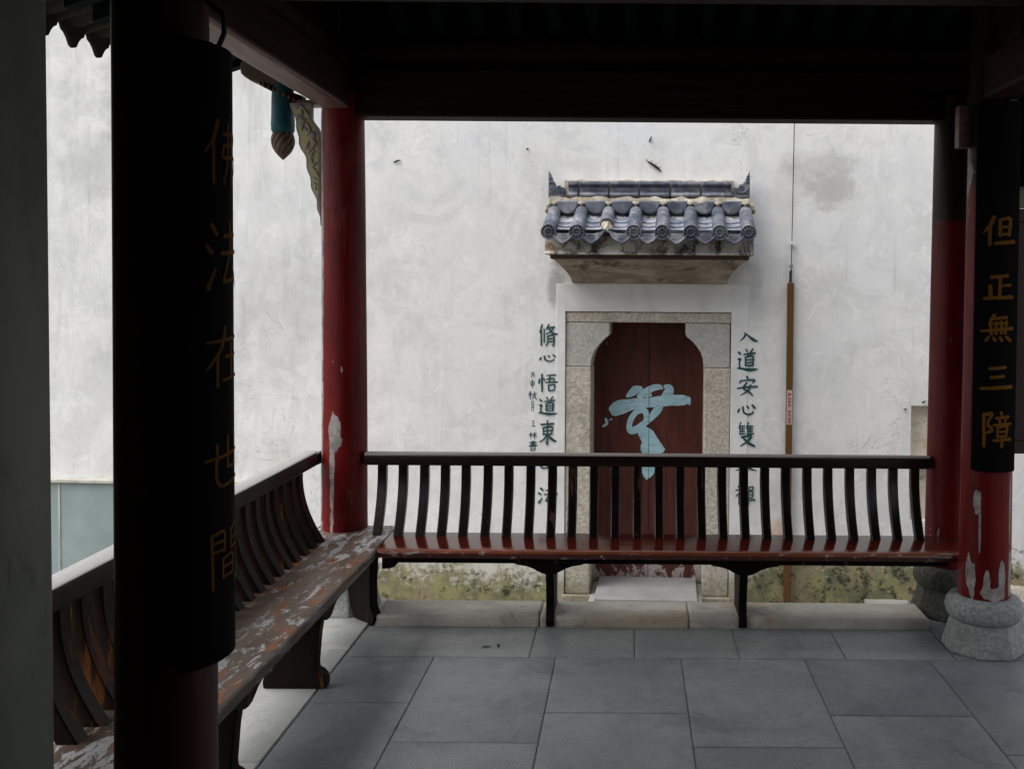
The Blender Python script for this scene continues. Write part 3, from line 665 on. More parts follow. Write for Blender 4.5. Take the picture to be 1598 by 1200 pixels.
for key, x0, z0, x1, z1 in (('ru', .715, 1.335, .860, 1.21), ('dao', .695, 1.195, .858, 1.015), ('an', .700, .985, .858, .825), ('xin', .705, .785, .855, .665),
                            ('shuang', .710, .630, .848, .435), ('ren', .690, .335, .862, .225), ('chan', .695, .13, .850, -.02)):
    character(key, wmap(x0, z0, x1, z1, -.0052), MT['ink'], ins, 1.22)

# grey-blue cement dado at the left end of the wall
p = wall_thing('cement_dado', 'grey blue cement panel with thin ledge low on the white wall at far left', 'wall panel')
MB().box(-5.6, -3.0, -.05, -.001, GZ+.005, .075).build('panel', MT['panel'], p, bevel=.006)
MB().box(-5.62, -2.98, -.075, -.001, .078, .105).build('ledge', MT['kerb'], p, bevel=.004)
MB().box(-4.660, -4.645, -.056, -.045, -.7, .07).build('edge_strip', MT['kerb'], p)

# ------------------------------------------------------------------ stone door frame
fr = wall_thing('stone_doorframe', 'speckled granite frame with stepped shoulder arch round the red door', 'door frame')
FY, BY = .010, .40
o = MB().box(-.627, .653, FY, BY, 1.385, 1.465).build('lintel', MT['granite'], fr, bevel=.006)
def corbel(sgn, cx):
    pts = []
    for i in range(13):
        t = i/12; ang = math.acos(.282/.437)*(1-t)
        pts.append((.437*math.cos(ang), 1.04+.327*math.sin(ang)))
    poly = [(.634, 1.381), (.292, 1.381), (.292, 1.293)]+pts[1:]+[(.634, 1.040)]
    return [(cx+sgn*a, b) for a, b in poly]
for sgn in (-1, 1): MB().prism(corbel(sgn, .0125 if sgn > 0 else .006), FY+.002, BY).build('corbel_stone', MT['corbel'], fr, smooth=30, bevel=.005)
for x0, x1 in ((-.627, -.430), (.452, .652)):
    MB().box(x0, x1, FY-.004, BY, -.745, 1.036).build('jamb', MT['granite'], fr, bevel=.008)
    MB().box(x0-.02, x1+.02, FY-.03, BY-.001, GZ+.006, -.748).build('jamb_base', MT['granite'], fr, bevel=.008)
# ------------------------------------------------------------------ red double door with the blue character
dr = wall_thing('double_door', 'dark red plank double door with big pale blue brush character, paint flaking at its foot', 'door')
DY = .34
edges = [-.440, -0.325, -0.102, 0.017, 0.167, 0.311, .470]
for k, (a, b) in enumerate(zip(edges, edges[1:])):
    pl = MB().box(a+.0003, b-.0003, DY+rnd.uniform(-.0008, .0008), DY+.05, -.735, 1.384).build('plank', MT['door'], dr, bevel=.0012)
MB().box(-.439, .469, DY+.052, DY+.09, -.735, 1.384).build('door_backing', MT['darkwood'], dr)
# the big character, traced as a few broad strokes (coordinates in 1/1000 of its box)
def bigmap(u, v, d): return (-0.411+u*0.8750, DY-.002-d, 0.977-v*0.9350)
S = 1133.; V = 1200.
big = [
 [(200, 400, 120), (255, 372, 130), (400, 338, 96), (560, 322, 90), (750, 298, 98), (900, 292, 96), (955, 292, 70)],
 [(325, 258, 30), (365, 228, 62), (415, 190, 76), (462, 175, 44)],
 [(455, 262, 50), (510, 215, 66), (590, 172, 60), (660, 158, 50), (686, 172, 24)],
 [(540, 240, 60), (570, 245, 26)],
 [(722, 150, 34), (764, 172, 78), (752, 225, 86), (690, 310, 66), (636, 405, 74), (575, 480, 58), (505, 540, 56), (430, 600, 66), (372, 618, 66), (347, 585, 50), (362, 505, 50), (412, 432, 50), (480, 398, 56), (522, 430, 56), (528, 495, 50), (500, 552, 50)],
 [(462, 600, 80), (520, 650, 130), (562, 715, 150), (575, 790, 190), (585, 850, 170), (572, 930, 150), (552, 1020, 130), (540, 1085, 78), (537, 1118, 22)],
 [(560, 800, 120), (640, 785, 110), (690, 812, 60)],
 [(975, 300, 30), (978, 335, 14)],
 [(100, 500, 22), (112, 545, 26), (75, 575, 20)], [(140, 510, 12), (165, 497, 12)],
]
mb = MB()
for i, st in enumerate(big):
    pts = [((x/S), (y/V)*1.0686, 1.17*w_/S) for x, y, w_ in st]
    brush(mb, pts, lambda u, v, d: bigmap(u, v/1.0686, d), .0015+i*.00022, .05, i+3)
me = bpy.data.meshes.new('painted_character'); me.from_pydata([tuple(v) for v in mb.v], [], mb.f)
o = put('painted_character', me, MT['blue'], dr, 0); o['label'] = 'large pale blue brush character'
MB().box(.0155, .0185, DY-.0065, DY-.001, -.735, 1.384).build('meeting_gap', MT['black'], dr)
# pale step in front of the door
st_ = wall_thing('door_step', 'pale grey stone step at the foot of the red double door', 'step')
MB().box(-.376, .408, -.25, .335, -.732, -.696).build('slab', MT['stepstone'], st_, bevel=.006)
MB().box(-.425, .445, -.29, .395, GZ+.005, -.748).build('step_base', MT['edge'], st_, bevel=.006)

# ------------------------------------------------------------------ tiled canopy over the door
cn = wall_thing('door_canopy', 'small blue grey tiled roof with horned ridge above the red door', 'canopy')
# soffit: coved box tapering back to the wall
def coved():
    rings = []
    N = 9
    for i in range(N):
        t = i/(N-1); c = math.sin(t*math.pi/2)            # t 0 bottom, 1 top
        z = 1.690+.172*t; e = (1-math.cos(t*math.pi/2))
        xl = -.575-.110*e; xr = .618+.118*e; y = -.030-.30*t
        rings.append([(xl, 0, z), (xl, y, z), (xr, y, z), (xr, 0, z)])
    return rings
MB().loft(coved()).build('soffit', MT['soffit'], cn, smooth=50)
MB().box(-.705, .758, -.365, 0, 1.863, 1.893).build('soffit_shade_band', MT['gapshade'], cn, bevel=.004)  # dark colour stands in for shade in the gap under the fascia
MB().prism([(-.44, 1.894), (-.44, 1.906), (-.415, 1.918), (-.400, 2.03), (-.05, 2.27), (0, 2.27), (0, 1.894)], -.742, .789, 'x').build('fascia', MT['fascia'], cn, smooth=20, bevel=.006)
# side cheeks slope beneath the outer tiles: part of the same fascia prism
TX = [-.697+.2052*i for i in range(8)]
top = Vector((0, -.135, 2.242)); low = Vector((0, -.505, 2.062)); dv = (low-top)
ddir = dv.normalized(); nrm = Vector((0, ddir.z, -ddir.y)); nrm = nrm if nrm.z > 0 else -nrm
def frame_pt(x, t, a, r):            # point round the tube axis: a = angle, t along the slope
    c = top+dv*t; e = Vector((1, 0, 0))
    return Vector((x, 0, 0))+c+e*(r*math.cos(a))+nrm*(r*math.sin(a))
def tube_tile(t0, t1, r0, r1, wall_=.012):
    rings = []
    n = 20
    for t, r in ((t0, r0-wall_), (t0, r0), ((t0+t1)/2, (r0+r1)/2), (t1-.02, r1), (t1, r1-.003), (t1, r1-wall_)):
        rings.append([frame_pt(0, t, 2*math.pi*k/n, r) for k in range(n)])
    return MB().loft(rings)
upper_me = tube_tile(-.06, .52, .046, .049).mesh('cover_tile'); lower_me = tube_tile(.46, 1.0, .051, .053).mesh('cover_tile')
def rosette():
    mb = MB(); c = top+dv*1.0; n = 24
    fw = Vector((0, -.975, -.22)).normalized(); upv = Vector((0, -.22, .975)).normalized()
    cc = c+fw*.020+Vector((0, 0, -.004))
    def P(r, a, d): return cc+Vector((1, 0, 0))*(r*math.cos(a))+upv*(r*math.sin(a))+fw*d
    def ring(r, d): return [P(r, 2*math.pi*k/n, d) for k in range(n)]
    mb.loft([ring(.050, -.045), ring(.057, -.012), ring(.058, .004), ring(.054, .010), ring(.048, .008), ring(.046, .003), ring(.002, .003)])
    for k in range(10):
        a = 2*math.pi*k/10
        mb.tube([P(.013, a, .004), P(.028, a, .010), P(.041, a, .004)], [.003, .0065, .003], 6)
    mb.loft([[P(.009, 2*math.pi*k/8, .002) for k in range(8)], [P(.008, 2*math.pi*k/8, .009) for k in range(8)], [P(.003, 2*math.pi*k/8, .011) for k in range(8)]])
    return mb.mesh('end_disc')
ros = rosette()
def fresh(name, me, mat, parent, x, smooth=40):
    o = put(name, me, mat, parent, smooth); o.location = (x, 0, 0); return o
collar = MB()
for k in range(13):
    pass
cpts = [frame_pt(0, .045+.02*math.sin(a*5), a, .064+.004*math.sin(a*11)) for a in [math.pi*(-.08+1.16*k/12) for k in range(13)]]
collar_me = MB().tube(cpts, [.014+.005*math.sin(k*2.3) for k in range(13)], 6).mesh('mortar_collar')
for i, x in enumerate(TX):
    fresh('cover_tile', upper_me, MT['tile'], cn, x)
    fresh('mortar_collar', collar_me, MT['mortar'], cn, x)
    if i == 2:                                                # the broken row: its end tile has fallen away
        b = tube_tile(.46, .70, .051, .052).mesh('cover_tile'); fresh('cover_tile', b, MT['tile'], cn, x)['label'] = 'broken short cover tile'
        rr = random.Random(5); mb = MB(); rings = []
        for t in (.62, .76, .84, .90):
            k = {.62: .042, .76: .043, .84: .030, .90: .012}[t]
            rings.append([frame_pt(x, t, 2*math.pi*j/10, k*rr.uniform(.75, 1.15))-nrm*.012 for j in range(10)])
        mb.loft(rings).build('mortar_core', MT['mortar'], cn, smooth=0)
        continue
    lt = fresh('cover_tile', lower_me, MT['tile'], cn, x)
    d = put('end_disc', ros, MT['tile'], lt, 35)
# pan tiles and drip tiles in the seven valleys
def pan(t0, t1, lift):
    n = 8; rings = []
    for t, th in ((t0, 0), (t1, 0)):
        outer = []; inner = []
        for k in range(n+1):
            s = -1+2*k/n; x = .098*s; sag = -.030*(1-s*s)
            p = top+dv*t+Vector((x, 0, 0))+nrm*(sag-.012+lift*(1 if t == t1 else .0))
            outer.append(p); inner.append(p-nrm*.011)
        rings.append(outer+inner[::-1])
    return MB().loft(rings).mesh('pan_tile')
pans = [pan(.10, .46, .016), pan(.30, .66, .016), pan(.50, .83, .016), pan(.68, .985, .014)]
def drip():
    mb = MB(); c = top+dv*.985+Vector((0, -.002, .016)); n = 12
    prof = []
    for k in range(n+1):
        s = -1+2*k/n; prof.append((.098*s, -.012-.030*(1-s*s)))
    low_ = []
    for k in range(n+1):
        s = 1-2*k/n; a = abs(s)
        zz = -.012-.030*(1-s*s) if a > .995 else -.032-.088*(1-a)**.95-.012*math.sin(math.pi*a)
        low_.append((.098*s*(.98), zz))
    poly = prof+low_
    down = (Vector((0, -.25, -1))).normalized()
    up = -down; fwd = Vector((0, -1, .25)).normalized()
    def P(a, b, d): return c+Vector((a, 0, 0))+up*b+fwd*d
    mb.loft([[P(a, b, -.006) for a, b in poly], [P(a, b, .006) for a, b in poly]])
    edge_ = [P(a*.93, b+.006, .008) for a, b in low_[1:-1]]; mb.tube(edge_, .0045, 5)
    for r_, dz in ((.030, -.062), (.015, -.060)):
        mb.tube([P(r_*math.cos(t), dz+.55*r_*math.sin(t), .007) for t in [2*math.pi*k/10 for k in range(11)]], .0032, 5)
    for s in (-1, 1):
        mb.tube([P(s*.045, -.050, .007), P(s*.062, -.058, .008), P(s*.074, -.048, .007)], .0032, 5)
    return mb.mesh('drip_tile')
drip_me = drip()
vb = []
for k in range(15):
    a = math.pi*k/14; vb.append((.082*math.cos(a+math.pi), .090*math.sin(a+math.pi)))
vb += [(.082, .012), (-.082, .012)]
vblock = MB().prism(vb, -.19, -.06, 'y').mesh('valley_block')
for i in range(7):
    x = (TX[i]+TX[i+1])/2
    for me in pans: fresh('pan_tile', me, MT['tilepale'], cn, x, 50)
    dt = fresh('drip_tile', drip_me, MT['tile'], cn, x+(.012 if i == 2 else 0), 35)
    vbk = fresh('valley_block', vblock, MT['tile'], cn, x+rnd.uniform(-.006, .006), 40); vbk.location.z = 2.296
    bv = vbk.modifiers.new('bevel', 'BEVEL'); bv.width = .012; bv.segments = 3
# mortar bed and ridge blocks
rr = random.Random(3); rings = []
for k in range(31):
    x = -.735+1.50*k/30
    rings.append([(x, 0, 2.25), (x, -.180+rr.uniform(-.018, .016), 2.285+rr.uniform(-.010, .010)), (x, -.165+rr.uniform(-.01, .01), 2.333+rr.uniform(-.010, .012)), (x, 0, 2.34)])
MB().loft(rings).build('mortar_bed', MT['mortar'], cn, smooth=60)
rings = []
for k in range(25):
    x = -.632+1.29*k/24; rings.append([(x, 0, 2.35), (x, -.088, 2.35), (x, -.088, 2.464+rr.uniform(-.004, .01)), (x, -.01, 2.48+rr.uniform(-.01, .012)), (x, 0, 2.48)])
MB().loft(rings).build('mortar_backing', MT['mortar'], cn, smooth=60)
rj = [-.610, -.535, -.310, -.085, .138, .362, .585, .732]
rj = [-.606, -.518, -.289, -.060, .176, .407, .640]
prof = [(-.02, 2.336), (-.135, 2.336), (-.150, 2.344), (-.154, 2.356), (-.148, 2.368), (-.128, 2.374), (-.122, 2.378), (-.122, 2.420), (-.140, 2.425), (-.150, 2.434), (-.148, 2.450), (-.130, 2.460), (-.02, 2.462)]
for a, b in zip(rj, rj[1:]):
    rb = MB().prism(prof, a+.007, b-.007, 'x').build('ridge_tile', MT['tile'], cn, smooth=50, bevel=.003)
    L = b-a; mb = MB(); m_ = (a+b)/2
    if L > .12:
        for q in range(3):
            s = (L*.36)*(1-q*.30)
            pts = [(m_+s*u, -.1235, 2.382+.026*(1-q*.32)*math.cos(u*math.pi/2)**.8+.004*math.cos(u*9)) for u in [-1+2*k/14 for k in range(15)]]
            mb.tube(pts, .0042, 6)
        mb.build('wave_relief', MT['tile'], rb)
# horned ridge ends
def horn(sgn):
    out = [(0, 0), (0, .205), (.016, .180), (.030, .148), (.036, .128), (.052, .112), (.058, .092), (.080, .082), (.120, .078), (.130, .060), (.118, .044), (.118, 0)]
    return out
def spiral(c, r, turns, n=26, s=1, ph=0.):
    return [(c[0]+s*(r*(1-.72*k/n))*math.cos(ph+turns*2*math.pi*k/n), c[1]+(r*(1-.72*k/n))*math.sin(ph+turns*2*math.pi*k/n)) for k in range(n+1)]
for sgn, x0 in ((1, -.752), (-1, .776)):
    e = MB()
    P = lambda p, y: (x0+sgn*p[0], y, 2.336+p[1])
    poly = horn(sgn); e.loft([[P(p, -.065) for p in poly], [P(p, -.125) for p in poly]])
    he = e.build('ridge_horn', MT['tile'], cn, smooth=30, bevel=.004)
    rel = MB()
    if sgn > 0:
        rel.tube([P(q, -.130) for q in spiral((.088, .062), .026, 1.6, ph=1.2)], .0055, 6)
        rel.tube([P(q, -.130) for q in spiral((.030, .060), .022, 1.5, s=-1, ph=1.2)], .0055, 6)
        rel.tube([P(q, -.130) for q in ((.004, .10), (.022, .118), (.044, .112), (.052, .096))], .005, 6)
        rel.tube([P(q, -.130) for q in ((.004, .135), (.016, .148), (.028, .142))], .004, 6)
    else:
        rel.tube([P((.064+.056*math.cos(t), .088+.050*math.sin(t)), -.130) for t in [R(190+i*16) for i in range(11)]], .0065, 6)
        rel.tube([P(q, -.130) for q in spiral((.066, .078), .022, 1.4, ph=.5)], .005, 6)
        for h_ in (.112, .135, .158): rel.tube([P(q, -.130) for q in ((.004, h_), (.016, h_+.010), (.030-.1*(h_-.112), h_+.002))], .0045, 6)
        rel.tube([P(q, -.130) for q in spiral((.104, .052), .014, 1.2, ph=2)], .004, 6)
    rel.build('scroll_relief', MT['tile'], he)
    fx = MB()
    for q in ((.006, .005), (.006, .036)): fx.tube([P((q[0], q[1]), -.128), P((.114, q[1]), -.128)], .0035, 6)
    for q in (.006, .114): fx.tube([P((q, .005), -.128), P((q, .036), -.128)], .0035, 6)
    fx.build('panel_frame', MT['tile'], he)

# ------------------------------------------------------------------ conduit with cable
cd = wall_thing('cable_conduit', 'brown square conduit rising up the white wall right of the door, thin cable above', 'conduit')
MB().box(1.077, 1.127, -.045, -.012, GZ+.005, 1.702).build('conduit', MT['brown'], cd, bevel=.004)
MB().tube([(1.103, -.03, 1.70), (1.105, -.03, 1.80), (1.107, -.03, 2.0), (1.112, -.03, 2.6), (1.116, -.03, 3.2), (1.118, -.03, 4.4)], .0034, 6).build('cable', MT['black'], cd)
MB().tube([(1.100, -.03, 1.70), (1.101, -.03, 1.78), (1.104, -.03, 1.80)], [.010, .011, .006], 8).build('turnbuckle', MT['black'], cd)
MB().lathe([(.012, -.012), (.015, 0), (.012, .012)], (1.104, -.03, 1.83), 10).build('shackle', MT['steel'], cd)
mb = MB().box(1.085, 1.130, -.040, -.020, 1.998, 2.008).box(1.1035, 1.1095, -.042, -.0008, 1.990, 2.018); mb.build('clamp', MT['wht'], cd)
for z0 in (.615,):
    lb = MB().box(1.081, 1.123, -.0465, -.0445, z0, z0+.265).build('label_sticker', MT['label'], cd)
    mk = MB(); rr = random.Random(2)
    for grp in (z0+.018, z0+.150):
        for k in range(4):
            zc = grp+k*.0265
            for s in range(5):
                a = rr.uniform(0, 1) < .55; u, v = rr.uniform(-.009, .005), rr.uniform(-.009, .009)
                if a: mk.box(1.102-.011, 1.102+.010, -.0482-s*.0001, -.0464, zc+v, zc+v+.0028)
                else: mk.box(1.102+u, 1.102+u+.003, -.0482-s*.0001, -.0464, zc-.010, zc+.010)
    mk.build('red_print', MT['labelred'], lb, smooth=0)['kind'] = 'stuff'
# ================================================================== THE PAVILION
# columns on carved stone bases
def column(name, label, x, y, r, ztop, mat, loc_mat=None, taper=.90):
    bm_ = loc_mat or MT['base']
    t = thing(name, label, 'column', (x, y, 0))
    rr = random.Random(int(x*100+y*10)); n = 40; rings = []
    z0 = .245
    zs_ = [z0, z0+.02, .5, .9, 1.3, 1.7, 2.1, 2.5, ztop]
    for z in zs_:
        k = 1-(1-taper)*(z-z0)/(ztop-z0)
        q = rr.uniform(-.002, .002); rings.append([(r*k*math.cos(2*math.pi*i/n)*(1+.012*math.sin(3*2*math.pi*i/n+z))+q, r*k*math.sin(2*math.pi*i/n)+q, z) for i in range(n)])
    MB().loft(rings).build('shaft', mat, t, smooth=50)
    # base: flared octagonal foot, neck, drum-shaped ring
    oc = lambda rad, z: [(rad*math.cos(R(22.5+45*i)), rad*math.sin(R(22.5+45*i)), z) for i in range(8)]
    MB().loft([oc(.186, 0), oc(.184, .022), oc(.156, .118), oc(.150, .140)]).build('base_foot', bm_, t, smooth=20, bevel=.006)
    MB().lathe([(.128, .136), (.150, .142), (.168, .162), (.175, .190), (.170, .218), (.154, .240), (.125, .250), (.110, .250)], n=36).build('base_ring', bm_, t, smooth=60)
    return t
c1 = column('red_column', 'peeling red column in the corner where the two benches meet', -1.465, 4.945, .117, 2.62, MT['red1'])
c2 = column('red_column', 'dark red column at the right end of the back bench', 1.640, 4.945, .117, 2.62, MT['red2'], MT['baseshade'])
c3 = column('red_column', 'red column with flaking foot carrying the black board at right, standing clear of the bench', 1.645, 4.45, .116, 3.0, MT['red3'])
c4 = column('dark_column', 'near black maroon column standing close to the camera at left', -1.038, 2.15, .1085, 3.1, MT['maroon'], None, .86)

# ------------------------------------------------------------------ the two benches
ZS = .410                                      # seat top
def slat_mesh(facing):
    """bent back slat; d grows away from the sitter. facing 'y' = outward +y, 'x' = outward -x"""
    N = 12; rings = []
    hw, th = (.0225, .019) if facing == 'y' else (.028, .030)
    for i in range(N+1):
        t = i/N; z = ZS-.01+t*.345
        d = .116*(1-(1-t)**1.9)+.008*math.sin(math.pi*t)
        k = 1+.10*math.sin(math.pi*t)
        if facing == 'y': ring = [(-hw, d-th*k, z), (hw, d-th*k, z), (hw, d+th*k, z), (-hw, d+th*k, z)]
        else: ring = [(-d+th*k, -hw, z), (-d+th*k, hw, z), (-d-th*k, hw, z), (-d-th*k, -hw, z)]
        rings.append(ring)
    return MB().loft(rings)
def ogee(w_, h):
    """half outline of the bracket under the seat, from the leg outward"""
    return [(0, -h), (.030, -h+.004), (.060, -h+.018), (.080, -h+.030), (.110, -h+.040), (.150, -h+.046), (.170, -h+.054), (.185, -h+.066), (.205, -h+.074), (w_, -h+.078), (w_, 0)]
# --- back bench (along X)
bb = thing('bench', 'dark wooden slat-backed bench along the back edge, glossy red seat, facing the camera', 'bench', (.11, 4.74, 0))
OB = (.11, 4.74, 0)
seat = MB(); rr = random.Random(11); rings = []
def seat_rings(x0, x1, n, y0, y1, zt, th, jit):
    out = []
    for i in range(n+1):
        x = x0+(x1-x0)*i/n; j = lambda a=1.: rr.uniform(-jit, jit)*a
        out.append([(x, y0+.006+j(.5), zt-th), (x, y0+j(), zt-th*.5), (x, y0+.003+j(), zt-.009+j(.3)), (x, y0+.012+j(.6), zt-.0015+j(.3)), (x, y0+.03, zt), (x, y1, zt), (x, y1, zt-th)])
    return out
# front edge follows the mitre at the left corner
sr = seat_rings(-1.196, 1.66, 70, 4.535, 4.868, ZS, .040, .0018)
seat.loft(sr).build('seat', MT['seatred'], bb, OB, smooth=50)
MB().box(-1.17, 1.52, 4.585, 4.63, ZS-.075, ZS-.041).build('seat_rail', MT['leg'], bb, OB, bevel=.003)
sm = slat_mesh('y').mesh('slat'); sm.materials.append(MT['slat']); sm.shade_smooth(); sm.set_sharp_from_angle(angle=R(35))
first = None
for i in range(26):
    x = -1.262+.1083*i
    o = put('slat', sm, None, bb, 0); o.location = (x-OB[0]+rnd.uniform(-.002, .002), 4.795-OB[1], 0); o.rotation_euler = (0, R(rnd.uniform(-.25, .25)), 0)
    bv = o.modifiers.new('bevel', 'BEVEL'); bv.width = .005; bv.segments = 2; bv.limit_method = 'ANGLE'; bv.angle_limit = R(50)
rp = [(4.872, .748), (4.870, .770), (4.872, .800), (4.884, .810), (4.918, .812), (4.930, .802), (4.932, .760), (4.928, .748)]
MB().prism(rp, -1.656, -1.572, 'x').build('rail_stub', MT['rail'], bb, OB, smooth=30, bevel=.004)
MB().prism(rp, -1.345, 1.522, 'x').build('top_rail', MT['rail'], bb, OB, smooth=30, bevel=.004)
for xl in (-.384, .556):
    lg = MB().prism([(4.668, .002), (4.925, .002), (4.925, .020), (4.905, .060), (4.890, .085), (4.905, .25), (4.925, .365), (4.60, .365), (4.635, .30), (4.672, .20), (4.690, .10), (4.680, .062), (4.664, .035)], xl-.020, xl+.020, 'x')
    lg.build('leg', MT['leg'], bb, OB, smooth=30, bevel=.004)
    h = ogee(.24, .092); poly = [(xl+a, .368+b) for a, b in h]+[(xl-a, .368+b) for a, b in h[::-1][:-1]]
    MB().prism(poly, 4.606, 4.640, 'y').build('bracket', MT['leg'], bb, OB, smooth=30, bevel=.003)
h = ogee(.10, .07); poly = [(-1.185, .298), (-1.150, .300), (-1.125, .308), (-1.108, .326), (-1.10, .338), (-1.085, .346), (-1.065, .350), (-1.065, .368), (-1.185, .368)]
MB().prism(poly, 4.606, 4.640, 'y').build('bracket', MT['leg'], bb, OB, smooth=30, bevel=.003)
# --- left bench (along Y)
lb_ = thing('bench', 'worn bench along the left side with flaking weathered seat, running towards the camera', 'bench', (-1.35, 3.7, 0))
OL = (-1.35, 3.7, 0)
seat = MB(); rr = random.Random(21); sr = []
for i in range(61):
    y = 2.43+(4.985-2.43)*i/60; j = lambda a=1.: rr.uniform(-.003, .003)*a
    xf = -1.188 if y < 4.525 else -1.198          # butts against the back bench seat
    sr.append([(-1.60, y, ZS-.040), (-1.60, y, ZS+.003), (xf-.030, y, ZS+.003), (xf-.007+j(.6), y, ZS+.002+j(.3)), (xf-.001+j(), y, ZS-.004+j(.4)), (xf+j(), y, ZS-.02), (xf-.006+j(.5), y, ZS-.040)])
seat.loft(sr).build('seat', MT['seatworn'], lb_, OL, smooth=50)
MB().box(-1.285, -1.24, 2.43, 4.50, ZS-.075, ZS-.041).build('seat_rail', MT['leg'], lb_, OL, bevel=.003)
sm2 = slat_mesh('x').mesh('slat'); sm2.materials.append(MT['slatworn']); sm2.shade_smooth(); sm2.set_sharp_from_angle(angle=R(35))
for i in range(20):
    y = 4.655-.1085*i
    o = put('slat', sm2, None, lb_, 0); o.location = (-1.500-OL[0], y-OL[1]+rnd.uniform(-.003, .003), 0); o.rotation_euler = (R(rnd.uniform(-.3, .3)), 0, 0)
    bv = o.modifiers.new('bevel', 'BEVEL'); bv.width = .005; bv.segments = 2; bv.limit_method = 'ANGLE'; bv.angle_limit = R(50)
rp = [(-1.575, .748), (-1.573, .790), (-1.578, .812), (-1.590, .818), (-1.650, .820), (-1.660, .808), (-1.660, .760), (-1.654, .748)]
MB().prism(rp, 2.43, 4.87, 'y').build('top_rail', MT['railwornlit'], lb_, OL, smooth=30, bevel=.004)
def leg_profile(xc):
    half = [(.128, .002), (.131, .030), (.124, .054), (.108, .070), (.092, .078), (.090, .10), (.100, .22), (.112, .300), (.135, .366)]
    return [(xc+a, z) for a, z in half]+[(xc-a, z) for a, z in half[::-1]]
for y in (3.92, 3.08):
    MB().prism(leg_profile(-1.368), y, y+.06, 'y').build('leg', MT['leg'], lb_, OL, smooth=30, bevel=.005)
    h = ogee(.22, .085); poly = [(y+.03+a, .368+b) for a, b in h]+[(y+.03-a, .368+b) for a, b in h[::-1][:-1]]
    MB().prism(poly, -1.262, -1.232, 'x').build('bracket', MT['leg'], lb_, OL, smooth=30, bevel=.003)
# mitred corner leg, set on the diagonal
prf = [(.000, .002), (.150, .002), (.160, .030), (.152, .058), (.136, .075), (.128, .10), (.126, .22), (.132, .30), (.150, .366), (-.10, .366), (-.06, .1)]
a45 = R(-40); dx, dy = math.cos(a45), math.sin(a45); nx, ny = -dy, dx
mb = MB(); n = len(prf)
O2 = (-1.348, 4.788)
rings = [[(O2[0]+dx*u+nx*s, O2[1]+dy*u+ny*s, z) for u, z in prf] for s in (-.024, .024)]
mb.loft(rings).build('leg', MT['leg'], lb_, OL, smooth=30, bevel=.004)

# ------------------------------------------------------------------ beams
bmx = MB().box(-1.46, 1.75, 4.872, 5.018, 2.500, 2.740).build('tie_beam', MT['beamx'], None, bevel=.012)
bmx.data.transform(Matrix.Translation((-.1, -4.945, -2.5))); bmx.location = (.1, 4.945, 2.5)
tag(bmx, 'long dark horizontal beam spanning the back columns above the bench', 'beam')
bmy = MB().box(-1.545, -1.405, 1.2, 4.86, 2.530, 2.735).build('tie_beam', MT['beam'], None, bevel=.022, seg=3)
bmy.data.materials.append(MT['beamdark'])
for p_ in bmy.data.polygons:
    if p_.normal.z > -.5: p_.material_index = 1  # every face but the underside takes the darker brown
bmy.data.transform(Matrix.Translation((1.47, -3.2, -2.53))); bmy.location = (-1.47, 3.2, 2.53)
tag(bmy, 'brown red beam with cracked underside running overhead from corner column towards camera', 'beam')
b3 = MB().box(1.56, 1.72, .5, 4.35, 2.50, 2.69).build('tie_beam', MT['beamdark'], None, bevel=.014)
b3.data.transform(Matrix.Translation((-1.64, -2.4, -2.5))); b3.location = (1.64, 2.4, 2.5)
tag(b3, 'dark brown beam overhead at upper right running from the board column towards camera', 'beam')
b4 = MB().box(-1.40, 1.55, 3.44, 3.58, 2.688, 2.90).build('tie_beam', MT['beamx'], None, bevel=.008)
b4.data.transform(Matrix.Translation((-.1, -3.51, -2.68))); b4.location = (.1, 3.51, 2.68)
tag(b4, 'cross beam under the roof whose underside shows at the top edge of the view', 'beam')
# filler boards and round purlins above the beams, up to the roof
pr = thing('purlin', 'round dark purlin with board resting above the long back beam', 'purlin', (.1, 4.945, 2.74))
MB().lathe([(.062, -1.62), (.062, 2.4)], (0, 0, .098), 20, 'x').build('round_purlin', MT['beamx'], pr, smooth=50)
MB().box(-1.60, 1.70, -.016, .016, .001, .050).build('bearing_board', MT['beamx'], pr)
MB().box(-1.59, 2.4, .02, .04, .05, .52).build('infill_board', MT['beamx'], pr)
pr = thing('purlin', 'dark purlin and board resting above the left hand beam', 'purlin', (-1.475, 3.2, 2.735))
MB().lathe([(.06, -1.95), (.06, 1.70)], (0, 0, .065), 20, 'y').build('round_purlin', MT['beamx'], pr, smooth=50)
MB().box(-.036, -.016, -1.95, 1.764, .06, .60).build('infill_board', MT['beamx'], pr)

# ------------------------------------------------------------------ roof: hipped, seen only from below
rf = thing('pavilion_roof', 'dark timber pavilion roof overhead with tile drips showing at upper left', 'roof', (.6, 1.4, 2.8))
OR = (.6, 1.4, 2.8)
YB, YF, XL, XR, ZE = 5.42, -4.2, -2.42, 2.60, 2.86
RZ, RY, RX, RS = 3.76, 2.4, .09, -1.3
P = {'a': (XL, YB, ZE), 'b': (XR, YB, ZE), 'c': (XR, YF, ZE), 'd': (XL, YF, ZE), 'r': (RX, RY, RZ), 's': (RX, RS, RZ)}
P['a'] = (XL, YB, ZE+.10)
def roof_face(keys, name, mat, dz=0.):
    mb = MB(); lo = [(P[k][0], P[k][1], P[k][2]+dz) for k in keys]; hi = [(x, y, z+.05) for x, y, z in lo]
    n = len(lo); mb.add(lo+hi, [tuple(range(n)), tuple(range(2*n-1, n-1, -1))]+[(i, i+n, (i+1) % n+n, (i+1) % n) for i in range(n)])
    return mb.build(name, mat, rf, OR, smooth=0)
